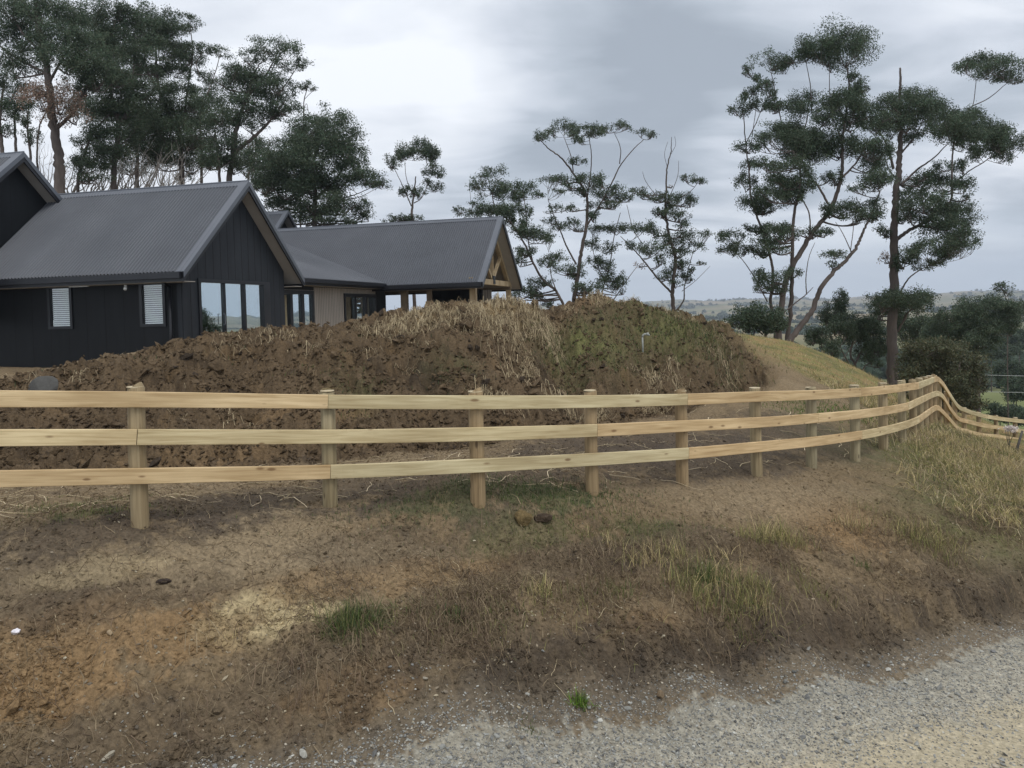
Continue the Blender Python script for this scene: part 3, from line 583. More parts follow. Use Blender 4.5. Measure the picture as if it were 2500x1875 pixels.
# ------------------------------------------------------------------ house (local frame: x along the wings, y away from the road)
HR = -math.atan2(.225, .974)
house = empty('house', (-8.44, 20.0, 0), HR)
tag(house, 'new single-storey black house with steep dark corrugated steel gable roofs behind the earth heap', 'house')
def corr_slope(mb, x0, x1, ya, za, yb, zb, pitch=0.11, amp=0.030):
    n = int(abs(x1-x0)/pitch)*6+1; x = np.linspace(x0, x1, n); w = amp*np.cos(x/pitch*2*np.pi)
    d = np.array([yb-ya, zb-za]); L = np.linalg.norm(d); nn = np.array([-d[1], d[0]])/L
    if nn[1] < 0: nn = -nn
    V = []
    for (y, z) in ((ya, za), (yb, zb)): V.append(np.stack([x, y+nn[0]*w, z+nn[1]*w], 1))
    V = np.vstack(V); i = np.arange(n-1); mb.add(V, np.stack([i, i+1, i+1+n, i+n], 1))
def gable_roof(x0, x1, y0, y1, yr, ze, zr, wallx, wally, soff=True, ridge_x0=None, bargeleft=False):
    """x1 is the open gable end; roof surface from (y0,ze) up to (yr,zr) and down to (y1,ze1)"""
    k = (zr-ze)/(yr-y0); ze1 = zr-k*(y1-yr)
    mb = MBd(); corr_slope(mb, x0, x1-.03, y0-.03, ze-.03*k, yr, zr); corr_slope(mb, x0, x1-.03, y1+.03, ze1-.03*k, yr, zr)
    rf = mb.build('roof', M['roof'], house, True)
    # lining on the underside
    t = 0.17; mb = MBd(); xi = x0 if not soff else wallx-.4
    for (ya, za) in ((y0, ze), (y1, ze1)):
        s = 1 if ya < yr else -1
        mb.add([(xi, ya+s*.02, za-t), (x1-.05, ya+s*.02, za-t), (x1-.05, yr, zr-t), (xi, yr, zr-t), (xi, ya+s*.02, za-t-.02), (x1-.05, ya+s*.02, za-t-.02), (x1-.05, yr, zr-t-.02), (xi, yr, zr-t-.02)],
               [(0, 1, 2, 3), (7, 6, 5, 4), (0, 4, 5, 1), (1, 5, 6, 2)])
    mb.build('soffit', M['soffit'], house)
    for (ya, za) in ((y0, ze), (y1, ze1)):
        s = 1 if ya < yr else -1
        # barge board closes the end, a folded flashing caps the roof edge
        mb = MBd(); dz = -.12
        mb.add([(x, y, z) for x in (x1-.045, x1) for (y, z) in ((ya-s*.05, za-.25-.05*k), (ya-s*.05, za+.0-.05*k), (yr, zr+.02), (yr, zr-.26))],
               [(0, 1, 2, 3), (7, 6, 5, 4), (0, 4, 5, 1), (1, 5, 6, 2), (3, 2, 6, 7), (0, 3, 7, 4)])
        mb.build('barge_board', M['black'], house)
        mb = MBd()
        for (xa, xb, lo, hi) in ((x1-.24, x1+.014, .018, .030), (x1+.004, x1+.016, -.13, .018)):
            mb.add([(x, y, z) for x in (xa, xb) for (y, z) in ((ya-s*.06, za+lo-.06*k), (ya-s*.06, za+hi-.06*k), (yr, zr+hi+.01), (yr, zr+lo+.01))],
                   [(0, 1, 2, 3), (7, 6, 5, 4), (0, 4, 5, 1), (1, 5, 6, 2), (3, 2, 6, 7), (0, 3, 7, 4)])
        mb.build('roof_flashing', M['flash'], house)
        # gutter and eave soffit
        mb = MBd(); ya2 = ya-s*.16; mb.box(x0, x1-.06, min(ya2, ya-s*.03), max(ya2, ya-s*.03), za-.20, za-.045); mb.box(x0, x1-.06, min(ya-s*.028, ya+s*.02), max(ya-s*.028, ya+s*.02), za-.28, za-.06)
        mb.build('gutter', M['black'], house)
        if wally is not None:
            mb = MBd(); mb.box(x0, x1-.06, min(ya+s*.022, ya+s*wally), max(ya+s*.022, ya+s*wally), za-.29, za-.27); mb.build('eave_soffit', M['soffit'], house)
    mb = MBd(); w = .17
    rx = x0 if ridge_x0 is None else ridge_x0
    for s in (-1, 1):
        mb.add([(x, y, z) for x in (rx, x1+.01) for (y, z) in ((yr+s*w, zr-w*k+.028), (yr+s*w, zr-w*k+.012), (yr, zr+.012), (yr, zr+.035))], [(0, 1, 2, 3), (7, 6, 5, 4), (0, 4, 5, 1), (1, 5, 6, 2), (3, 2, 6, 7), (0, 3, 7, 4)])
    mb.tube([(rx, yr, zr+.03), (x1+.01, yr, zr+.03)], .028, 8)
    mb.build('ridge_cap', M['flash'], house)
    return ze1
def wall(name, pts, thick, mat):
    """pts: outline in the wall plane as 3D points; thick: extrusion vector"""
    P = np.array(pts, float); n = len(P); V = np.vstack([P, P+np.array(thick)])
    m = MBd(); m.add(V, [tuple(range(n))]); m.add(V, [tuple(range(2*n-1, n-1, -1))]); m.add(V, [(i, (i+1) % n, n+(i+1) % n, n+i) for i in range(n)])
    return m.build(name, mat, house)
K1 = (5.97-3.2)/3.15
gable_roof(-13, 0, 0, 6.3, 3.15, 3.2, 5.97, -.45, .5)
# near wing: front wall with two window holes, so frames sit in real openings
def wall_with_holes_x(y0, y1, xa, xb, za, zb, holes, mat, name='wall'):
    m = MBd(); xs = sorted(set([xa, xb]+[h[0] for h in holes]+[h[1] for h in holes]))
    for a, b2 in zip(xs[:-1], xs[1:]):
        hh = [h for h in holes if h[0] <= a and h[1] >= b2]
        if hh: m.box(a, b2, y0, y1, za, hh[0][2]); m.box(a, b2, y0, y1, hh[0][3], zb)
        else: m.box(a, b2, y0, y1, za, zb)
    return m.build(name, mat, house)
def wall_with_holes_y(x0, x1, ya, yb, za, zb, holes, mat, name='wall'):
    m = MBd(); ys = sorted(set([ya, yb]+[h[0] for h in holes]+[h[1] for h in holes]))
    for a, b2 in zip(ys[:-1], ys[1:]):
        hh = [h for h in holes if h[0] <= a and h[1] >= b2]
        if hh: m.box(x0, x1, a, b2, za, hh[0][2]); m.box(x0, x1, a, b2, hh[0][3], zb)
        else: m.box(x0, x1, a, b2, za, zb)
    return m.build(name, mat, house)
WX = [(-4.72, -3.97), (-1.75, -1.01)]
wall_with_holes_x(.5, .62, -14, -.45-.003, .0, 2.95, [(a, b2, 1.80, 3.05-.08) for a, b2 in []], M['sheet']) if False else None
wall_with_holes_x(.5, .62, -14, -.62, 0, 2.95, [(a, b2, 1.78, 2.93) for a, b2 in WX], M['sheet'], 'front_wall')
for a, b2 in WX:
    m = MBd(); z0, z1 = 1.78, 2.93; f = .05
    m.box(a-.03, a+f, .46, .56, z0-.03, z1+.03); m.box(b2-f, b2+.03, .46, .56, z0-.03, z1+.03); m.box(a+f, b2-f, .46, .56, z0-.03, z0+f); m.box(a+f, b2-f, .46, .56, z1-f, z1+.03)
    w_ = m.build('window', M['black'], house)
    m = MBd(); m.box(a+f, b2-f, .515, .52, z0+f, z1-f); m.build('pane', M['clear'], w_)
    m = MBd()
    ns = 19
    for q in range(ns):
        z = z0+.07+(z1-z0-.13)*q/(ns-1)
        m.add([(x, y, zz) for x in (a+f+.01, b2-f-.01) for (y, zz) in ((.560, z-.020), (.563, z-.023), (.598, z+.008), (.595, z+.011))], [(0, 1, 2, 3), (7, 6, 5, 4), (0, 4, 5, 1), (1, 5, 6, 2), (3, 2, 6, 7), (0, 3, 7, 4)])
    m.box(a+f, b2-f, .58, .63, z1-.09, z1-.055)
    m.build('blind', M['blind'], w_)
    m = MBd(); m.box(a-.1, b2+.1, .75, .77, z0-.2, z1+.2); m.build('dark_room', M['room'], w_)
# gable end wall with its door opening
DY0, DY1, DZ = 1.14, 4.84, 3.04
DZ0 = .80
m = MBd()
gz = lambda y: 5.97-.20-K1*abs(y-3.15)
def gpoly(ya, yb, z0, zt=None):
    pts = [(ya, z0), (yb, z0), (yb, gz(yb))] + ([(3.15, gz(3.15))] if ya < 3.15 < yb else []) + [(ya, gz(ya))]
    n = len(pts); V = [(-.45, y, z) for y, z in pts]+[(-.59, y, z) for y, z in pts]
    m.add(V, [tuple(range(n))]); m.add(V, [tuple(range(2*n-1, n-1, -1))]); m.add(V, [(i, (i+1) % n, n+(i+1) % n, n+i) for i in range(n)])
gpoly(.5, DY0, 0); gpoly(DY1, 5.8, 0); gpoly(DY0, DY1, DZ); m.box(-.59, -.45, DY0, DY1, 0, DZ0)
m.build('gable_wall', M['clad'], house)
m = MBd(); m.box(-.62, -.435, .485, .60, 0, 3.0); m.build('corner_board', M['clad'], house)
m = MBd(); fx0, fx1 = -.57, -.41; 
m.box(fx0, fx1, DY0, DY0+.11, DZ0, DZ); m.box(fx0, fx1, DY1-.38, DY1, DZ0, DZ); m.box(fx0, fx1, DY0+.11, DY1-.38, DZ-.10, DZ); m.box(fx0, fx1, DY0+.11, DY1-.38, DZ0, DZ0+.08)
m.box(fx0+.02, fx1-.02, 2.375, 2.425, DZ0+.08, DZ-.1); m.box(fx0, fx1-.02, 3.385, 3.475, DZ0+.08, DZ-.1)
door = m.build('sliding_door', M['black'], house)
for a, b2 in ((DY0+.11, 2.375), (2.425, 3.385), (3.475, DY1-.38)):
    m = MBd(); m.box(-.50, -.494, a, b2, DZ0+.08, DZ-.1); m.build('pane', M['glass'], door)
m = MBd(); m.tube([(-.43, 2.28, 1.75), (-.38, 2.28, 1.75), (-.38, 2.28, 2.05), (-.43, 2.28, 2.05)], .012, 6); m.build('handle', M['flash'], door)
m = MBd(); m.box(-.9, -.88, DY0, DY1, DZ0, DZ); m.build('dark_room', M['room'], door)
# downpipe near the corner, sensor light and strip light under the eave
m = MBd(); m.tube([(-.33-.45, .40, 2.85), (-.78, .40, 0.2)], .045, 12); m.tube([(-.78, .10, 3.0), (-.78, .15, 2.93), (-.78, .40, 2.80)], .04, 10); m.build('downpipe', M['black'], house, True)
m = MBd(); m.tube([(-2.05, .30, 2.90), (-2.05, .30, 2.83)], .035, 10); m.tube([(-2.05, .30, 2.84), (-2.0, .22, 2.78)], [.04, .045], 10); m.build('eave_lamp', M['blind'], house, True)
m = MBd(); m.box(-3.75, -3.15, .18, .24, 2.885, 2.905); m.build('light_strip', M['blind'], house)
# taller block at the left
gable_roof(-18, -6.45, -2.2, 5.4, 1.6, 7.0-3.8*.88, 7.0, -6.9, None)
KB = .88; pts = [(-6.9, -1.7, 2), (-6.9, 4.9, 2), (-6.9, 4.9, 7.0-.2-KB*3.3), (-6.9, 1.6, 6.8), (-6.9, -1.7, 7.0-.2-KB*3.3)]
wall('block_gable_wall', pts, (-.12, 0, 0), M['sheet'])
# link block: a low slope falling towards the terrace, meeting the far wing in a valley
ZC = 3.28; KC = .36
mb = MBd(); n_ = int((18.4-3.2)/.11)*6+1; y = np.linspace(3.2, 18.4, n_); w = .030*np.cos(y/.11*2*np.pi)
V = np.vstack([np.stack([np.full(n_, -.60), y, ZC-.011+w], 1), np.stack([np.full(n_, -8.0), y, ZC+KC*7.4+w], 1)]); i = np.arange(n_-1)
mb.add(V, np.stack([i, i+n_, i+1+n_, i+1], 1)); mb.build('roof', M['roof'], house, True)
mb = MBd(); mb.box(-.60, -.47, 6.35, 14.9, ZC-.17, ZC-.03); mb.box(-.64, -.602, 6.35, 14.9, ZC-.26, ZC-.02); mb.build('gutter', M['black'], house)
mb = MBd(); mb.box(-1.15, -.645, 6.3, 15.25, ZC-.26, ZC-.24); mb.build('eave_soffit', M['soffit'], house)
wins = [(6.62, 9.15, .9, 2.86), (11.80, 15.1, .9, 2.80)]
wall_with_holes_y(-1.27, -1.15, 5.8, 16.2, 0, 3.0, wins, M['beige'], 'link_wall')
for bx in ((5.8, 6.60, 0, 3.0), (15.12, 16.2, 0, 3.0), (6.603, 9.2, 2.88, 3.0)):
    mb = MBd(); mb.box(-1.22, -1.135, *bx); mb.build('dark_cladding', M['sheet'], house)
for (a, b2, z0, z1), nn in zip(wins, (3, 3)):
    m = MBd(); m.box(-1.24, -1.10, a, a+.1, z0, z1); m.box(-1.24, -1.10, b2-.1, b2, z0, z1); m.box(-1.24, -1.10, a+.1, b2-.1, z1-.14, z1); m.box(-1.24, -1.10, a+.1, b2-.1, z0, z0+.1)
    L = b2-a
    for q in (1, 2): m.box(-1.23, -1.11, a+L*q/3-.09, a+L*q/3+.09, z0+.1, z1-.14)
    fr = m.build('window', M['black'], house)
    for q in range(3):
        pa = a+L*q/3+(.1 if q == 0 else .09); pb = a+L*(q+1)/3-(.1 if q == 2 else .09)
        m = MBd(); m.box(-1.19, -1.184, pa, pb, z0+.1, z1-.14); m.build('pane', M['glass'], fr)
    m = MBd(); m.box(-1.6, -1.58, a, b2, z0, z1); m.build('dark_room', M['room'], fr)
# far wing with the open terrace at its end
K2 = (6.42-3.2)/4.0
gable_roof(-13, 4.02, 14.78, 22.78, 18.78, 3.2, 6.42, -14, None, soff=False)
mb = MBd(); mb.box(-3.75, -3.6, 15.3, 22.3, 0, 3.3); mb.build('terrace_end_wall', M['sheet'], house)
mb = MBd(); mb.box(-13, -3.6, 22.2, 22.32, 0, 3.0); mb.build('back_wall', M['sheet'], house)
mb = MBd(); mb.box(-.85, 2.05, 21.9, 22.15, 0, 3.05); mb.build('terrace_back_wall', M['sheet'], house)
mb = MBd(); mb.box(2.07, 2.5, 21.9, 22.1, 0, 3.0); mb.build('terrace_panel', M['beige'], house)
mb = MBd(); mb.box(.9, 1.9, 21.6, 21.88, 0.7, 3.0); mb.build('outdoor_fireplace', M['black'], house)
for (x, y_, w_, mt) in ((.18, 15.3, .28, 'beamd'), (1.36, 15.3, .2, 'beamd'), (3.4, 15.35, .27, 'beam'), (3.4, 22.2, .24, 'beam'), (-.65, 22.1, .2, 'beamd')):
    mb = MBd(); mb.box(x-w_/2, x+w_/2, y_-w_/2, y_+w_/2, .5, 2.98); mb.build('terrace_post', M[mt], house)
mb = MBd(); mb.box(-1.1, 3.53, 15.2, 15.42, 2.985, 3.12); mb.build('terrace_beam', M['beamd'], house)
mb = MBd(); mb.box(-3.6, 3.5, 22.12, 22.3, 2.985, 3.12); mb.build('terrace_beam', M['beamd'], house)
mb = MBd(); mb.box(-.4, 3.9, 14.85, 15.19, 2.92, 2.94); mb.build('eave_soffit', M['soffit'], house)
tz = lambda y: 6.42-.22-.14-K2*abs(y-18.78)
mb = MBd(); mb.beam((3.4, 15.0, 3.28), (3.4, 22.56, 3.28), .2, .26); mb.build('truss_chord', M['beam'], house)
for s in (-1, 1):
    mb = MBd(); mb.beam((3.4, 18.78+s*3.7, tz(18.78+s*3.7)), (3.4, 18.78+s*.1, tz(18.78+s*.1)), .18, .22); mb.build('truss_rafter', M['beam'], house)
    mb = MBd(); mb.beam((3.4, 18.78+s*.1, 3.42), (3.4, 18.78+s*1.7, tz(18.78+s*1.7)-.12), .12, .16); mb.build('truss_brace', M['beam'], house)
mb = MBd(); mb.beam((3.4, 18.78, 3.42), (3.4, 18.78, tz(18.78)-.1), .14, .16, up=(0, 1, 0)); mb.build('truss_king_post', M['beam'], house)
mb = MBd(); mb.box(3.28, 3.52, 18.6, 18.96, 3.2, 3.6); mb.build('truss_plate', M['black'], house)
# small gable of the block behind
gable_roof(-14, -8.38, 17.7, 23.5, 20.6, 7.6-2.9*.88, 7.6, -9, None)
wall('rear_gable_wall', [(-8.85, 18.2, 4.0), (-8.85, 23, 4.0), (-8.85, 23, 7.4-.88*2.4), (-8.85, 20.6, 7.4), (-8.85, 18.2, 7.4-.88*2.4)], (-.12, 0, 0), M['sheet'])

# ------------------------------------------------------------------ trees
def leaf_cloud(cent, rad, n, size, rng, col, colvar=0.35, droop=0.5):
    """leaf-sized quads spread through lumpy sub-clumps; cent (m,3) rad (m,3)"""
    pw = rad[:, 0]*rad[:, 2]; k = rng.choice(len(cent), n, p=pw/pw.sum())
    d = rng.normal(size=(n, 3)); d /= np.linalg.norm(d, axis=1)[:, None]; d *= (rng.random(n)**0.55*rng.choice([1, 1, 1, 1.25], n))[:, None]
    P = cent[k]+d*rad[k]
    a = rng.normal(size=(n, 3)); a[:, 2] -= droop*1.0; a /= np.linalg.norm(a, axis=1)[:, None]
    b = rng.normal(size=(n, 3)); b -= a*(a*b).sum(1)[:, None]; b /= np.linalg.norm(b, axis=1)[:, None]
    L = size*rng.uniform(.6, 1.3, n)[:, None]; Wd = L*rng.uniform(.28, .5, n)[:, None]
    V = np.stack([P-b*Wd*.15, P+a*L*.5+b*Wd*.5, P+a*L, P+a*L*.45-b*Wd*.5], 1).reshape(-1, 3)
    F = np.arange(n*4).reshape(n, 4)
    tone = rng.uniform(1-colvar, 1+colvar, n); sub = rng.uniform(.8, 1.25, len(cent))[k]
    c = col[None]*(tone*sub)[:, None]; c[:, 0] *= rng.uniform(.85, 1.3, n); 
    return V, F, np.repeat(c, 4, 0)
LEAF = C(66, 80, 62)*1.15
def tree(spec, name='gum_tree', coord=(0, 0, 1.0), D=40, clumps=(), trunks=(), label='', group=None, seed=1, leafcol=None, dens=1.0, depthf=.45, twigs=True, lsize=None, cat='tree', bark='bark', browns=(), wscale=1.0, flat=1.0, droop=.5, fill=.75):
    ox, oy, sc = coord; rng = np.random.default_rng(seed); leafcol = LEAF if leafcol is None else leafcol
    P = lambda x, y, dd=0.0: W(ox+x/sc, oy+y/sc, D+dd)
    mpp = D/FPX/sc                                    # metres per spec unit
    tr = []                                            # polylines as world pts + radius
    xs = [c[0] for c in clumps]; cx = (max(xs)+min(xs))/2 if xs else trunks[0][0][0]; hw = max((max(xs)-min(xs))/2*mpp, .8) if xs else 1
    sk = []                                            # skeleton samples (spec xy, depth, radius)
    wood = MBd()
    for t in trunks:
        pts = t['p']; w0, w1 = t['w']; n = len(pts); dd0, dd1 = t.get('d', (0, 0))
        dep = np.linspace(dd0, dd1, n)*hw
        Pw = np.array([P(x, y, d) for (x, y), d in zip(pts, dep)])
        if t.get('root'):                              # carry the trunk down into the ground
            q = Pw[0].copy(); gz_ = float(base_h(np.array([q[0]]), np.array([q[1]]))[0]) if np.hypot(q[0], q[1]) < 76 else float(far_h(np.array([q[0]]), np.array([q[1]]))[0])
            q[2] = min(gz_, q[2])-.5; Pw = np.vstack([q, Pw]); 
        S_ = catmull(Pw, 8); S_[1:-1] += rng.normal(size=(len(S_)-2, 3))*w0*mpp*.05
        rad = np.linspace(w0, w1, len(S_))*mpp/2*wscale
        if t.get('root'): rad[:4] *= np.array([1.35, 1.2, 1.1, 1.03])
        wood.tube(S_, np.maximum(rad, .006), 9)
        m_ = 10
        for i in range(n-1):
            for q in np.linspace(0, 1, m_, endpoint=False):
                if t.get('twig', True): sk.append((pts[i][0]*(1-q)+pts[i+1][0]*q, pts[i][1]*(1-q)+pts[i+1][1]*q, (dep[i]*(1-q)+dep[i+1]*q), (w0+(w1-w0)*((i+q)/(n-1)))*mpp/2*wscale))
        if t.get('twig', True): sk.append((*pts[-1], dep[-1], w1*mpp/2*wscale))
    SK = np.array(sk); cents = []; rads = []; wts = []; bc = []; br = []
    clumps = list(clumps); nc0 = len(clumps)
    if fill:
        for c in clumps[:nc0]:
            if rng.random() < fill: clumps.append((c[0]+rng.uniform(-1, 1)*c[2]*1.0, c[1]+rng.uniform(-.3, 1.3)*c[3], c[2]*rng.uniform(.35, .75), c[3]*rng.uniform(.4, .8)))
    for ci, c in enumerate(clumps+list(browns)):
        x, y, rx, ry = c[:4]; brown = ci >= len(clumps)
        # attach to the skeleton from below
        dx = SK[:, 0]-x; dy = SK[:, 1]-(y+ry*.5); cost = np.hypot(dx, dy)+np.where(dy < 0, -dy*2.2, 0)
        j = int(np.argmin(cost)); dep = SK[j, 2]+rng.uniform(-1, 1)*hw*depthf*min(1, np.hypot(SK[j, 0]-x, SK[j, 1]-y)*mpp/1.2+.35)
        ctr = P(x, y, dep); A_ = P(SK[j, 0], SK[j, 1], SK[j, 2]); R = np.array([rx*mpp*rng.uniform(1.0, 1.3), rx*mpp*1.1, ry*mpp*flat*1.65])
        ns = max(7, int(9+R[0]*R[2]*8)); sub = []
        for q in range(ns):
            an = rng.uniform(0, 2*np.pi); rr = rng.random()**.5*1.0; zz_ = max(1-rr*rr, .04)**.5
            up = rng.uniform(-.35, .8)
            sub.append(ctr+np.array([math.cos(an)*rr*R[0], math.sin(an)*rr*R[1], up*zz_*R[2]*.62+rng.normal()*.22*R[2]]))
            s_ = rng.uniform(.22, .58); (br if brown else rads).append((R[0]*s_, R[1]*s_, R[2]*rng.uniform(.28, .62)))
            wts.append(1)
        (bc if brown else cents).extend(sub)
        # limb
        r0 = min(SK[j, 3]*.7, .034+R[0]*.03); B_ = ctr-np.array([0, 0, R[2]*.8]); mid = (A_*.45+B_*.55); mid[2] = min(A_[2], B_[2])*.35+mid[2]*.65-.04*np.linalg.norm(B_-A_); mid += rng.normal(size=3)*.05*np.linalg.norm(B_-A_)
        t_ = np.linspace(0, 1, 7)[:, None]; L_ = A_*(1-t_)**2+2*mid*t_*(1-t_)+B_*t_**2
        wood.tube(L_, np.linspace(r0, r0*.5, 7), 5)
        if twigs:
            for q in rng.choice(ns, min(ns, 7), replace=False):
                s0 = L_[rng.integers(3, 7)]; e = sub[q]; md = s0*.5+e*.5; md[2] -= .12*np.linalg.norm(e-s0); md += rng.normal(size=3)*.06*np.linalg.norm(e-s0)
                wood.tube(s0*(1-t_[::2])**2+2*md*t_[::2]*(1-t_[::2])+e*t_[::2]**2, np.linspace(max(r0*.45, .012), .008, 4), 4, cap=False)
    root = empty(name, tuple(wood.V[0][0])) ; off = np.array(root.location)
    tag(root, label, cat, group)
    wood.V = [v-off for v in wood.V]; wood.build('trunk', M[bark], root, True)
    ls = lsize or .105*(D/42.0)**.8
    for cc, rr_, colr, nm in ((cents, rads, leafcol, 'crown'), (bc, br, C(122, 108, 94)*1.1, 'dead_foliage')):
        if not cc: continue
        cc = np.array(cc)-off; rr_ = np.array(rr_); area = (rr_[:, 0]*rr_[:, 2]*3.1).sum()
        nl = int(area/(ls*ls*.22)*(1.15 if nm == 'crown' else .6)*dens)
        pr = rr_[:, 0]*rr_[:, 2]; idx = rng.choice(len(cc), size=max(nl//60, 8), p=pr/pr.sum())
        V, F, c = leaf_cloud(cc, rr_, nl, ls, rng, colr, droop=droop)
        # re-draw the clump index by size
        link(nm, np_mesh(nm, V, F, c), M['leaf'], root)
    return root
T = lambda p, w, **k: dict(p=p, w=w, **k)
Z5 = (1700, 50, 2.765); Z4 = (900, 250, 2.6024); Z3 = (0, 0, 2.212)
g1 = 'tall gum trees on the right-hand shoulder'
CA = [(1000,190,170,100),(880,250,60,50),(1100,200,60,50),(740,240,90,40),(640,250,50,28),(510,280,105,45),(345,320,38,32),(620,320,60,32),(450,430,80,45),(410,385,40,25),(340,480,50,32),(500,480,50,36),(315,575,80,45),(430,575,70,36),(530,570,90,45),
      (740,560,110,55),(700,610,100,45),(950,530,110,65),(1080,480,80,55),(1120,430,50,36),(1050,380,40,28),(1040,600,140,75),(1000,680,100,55),(1130,580,60,55),(850,640,70,55),(560,740,120,50),(700,740,140,65),(480,800,70,45),(640,830,120,75),
      (800,800,150,85),(950,850,140,75),(750,920,140,55),(1080,870,110,65),(1200,870,90,65),(1180,960,110,55),(480,970,70,40),(620,1060,130,55),(700,1120,110,65),(560,1120,100,45),(640,1180,90,45),(500,1170,80,45),(930,1060,60,45),(1180,1090,120,50),(1240,1060,80,45),
      (1000,1280,150,45),(1120,1290,100,40),(1240,1240,70,45),(1230,1310,60,32),(900,1290,60,36),(560,1430,80,50),(500,1490,110,45),(620,1420,60,45),(760,1430,90,32),(860,1430,50,26),(500,1720,95,50),(650,1700,60,36),(430,1770,45,36),(560,1810,60,36),(935,1576,65,30),(925,1650,35,25)]
thin = [(345,320,38,32),(315,575,80,45),(430,575,70,36),(340,860,70,36),(360,970,60,36),(330,1090,80,55),(400,1240,90,55),(480,1260,80,36),(480,1410,80,45),(390,1410,50,30),(250,1450,90,36),(240,1550,90,40),(330,1540,50,26),(450,1560,70,36),(340,480,50,32),(410,385,40,25)]
right_lean = [(935,1576,65,30),(925,1650,35,25),(1230,1310,60,32),(1240,1240,70,45),(1120,1290,100,40),(1180,1090,120,50),(1240,1060,80,45)]
CA2 = [c for c in CA if c not in thin and c not in right_lean]
tree(None, coord=Z5, D=38, seed=11, label='tallest many-stemmed gum left of the bare-topped one, crown stacked in layers', group=g1, clumps=CA2, trunks=[
    T([(560,2080),(600,1780),(660,1640),(780,1440),(890,1300),(960,1130),(985,1000),(985,830),(1000,700),(1030,450),(1010,290)], (44, 9), root=1, d=(0, .1)),
    T([(615,2160),(635,1960),(645,1700),(650,1500),(660,1300),(690,1180),(700,1000),(650,880)], (36, 9), root=1, d=(.1, -.3)),
    T([(890,1240),(830,1130),(740,1010),(700,850),(740,700),(760,600)], (16, 7), d=(0, .4)), T([(985,1060),(1080,960),(1140,850)], (16, 6), d=(0, -.3)), T([(700,850),(600,760),(560,620),(520,420),(500,330)], (11, 4), d=(.2, .4)), T([(780,620),(770,440),(740,280)], (8, 4), d=(.2, .2)),
    T([(985,820),(920,640),(900,480),(900,300)], (8, 4)), T([(700,1180),(760,1300),(770,1440)], (8, 10), d=(0, 0))])
tree(None, coord=Z5, D=40, seed=12, label='thin gum at the left of the tall right-hand group, sparse tufts up one wiry stem', group=g1, clumps=thin, depthf=.3, trunks=[
    T([(530,2060),(500,1900),(520,1760),(500,1600),(430,1380),(370,1200),(355,1000),(335,850),(320,650)], (26, 6), root=1), T([(335,830),(400,700),(440,600)], (7, 4)), T([(360,900),(400,620),(430,420)], (5, 3), d=(0, .4)), T([(480,1900),(400,1750),(330,1640),(260,1560)], (9, 4), d=(0, .3))])
tree(None, coord=Z5, D=36.5, seed=13, label='gum with a pinkish trunk leaning far to the right out of the shoulder', group=g1, clumps=right_lean, depthf=.2, trunks=[
    T([(620,2185),(690,2080),(780,1960),(835,1820),(925,1700),(1010,1620),(1090,1510),(1130,1420),(1180,1310),(1240,1150)], (46, 9), root=1), T([(1050,1570),(990,1440),(940,1360)], (7, 3), twig=False), T([(1040,1560),(1060,1400),(1050,1330)], (6, 3), twig=False), T([(920,1700),(915,1640),(935,1590)], (5, 3)),
    T([(560,2000),(640,1930),(740,1850),(790,1800)], (12, 3), twig=False), T([(745,1850),(740,1740),(760,1600),(800,1500)], (8, 3), twig=False)])
CB = [(1500,520,110,55),(1400,560,130,65),(1560,590,120,65),(1300,640,110,55),(1200,700,60,55),(1250,720,80,45),(1420,680,110,65),(1430,780,80,45),(1340,560,60,55),(1640,640,90,65),(1700,690,120,75),(1620,740,80,45),(1760,760,110,65),(1840,680,90,65),(1850,620,60,36),(1950,760,110,75),(2050,800,110,75),(2120,870,70,55),(1850,800,80,55),(1980,880,120,45),(1800,830,70,45),(1660,980,60,32),(1790,980,60,40),(1600,1060,100,45),(1470,1090,80,36),(1740,1090,100,45),(1820,1110,50,36),(1650,1120,90,36),(1820,1180,40,26),(1440,1170,90,45),(1530,1220,110,55),(1450,1290,80,55),
      (1600,1290,120,55),(1740,1310,90,65),(1700,1390,120,75),(1800,1450,100,75),(1850,1520,60,45),(1760,1500,80,45),(1560,1340,60,36),(1270,1420,50,36),(1550,1540,120,45),(1430,1570,80,55),(1650,1580,90,45),(1400,1620,60,45),(1600,1640,90,28),(1370,1881,150,60),(1250,1900,80,55),(1460,1880,90,55),(1500,1930,70,45),(1400,1960,80,55),(1220,1970,50,36),(1900,280,130,50),(2050,290,110,45),(2140,340,80,45),(1820,310,60,40),(1980,350,100,32),(2150,390,60,28)]
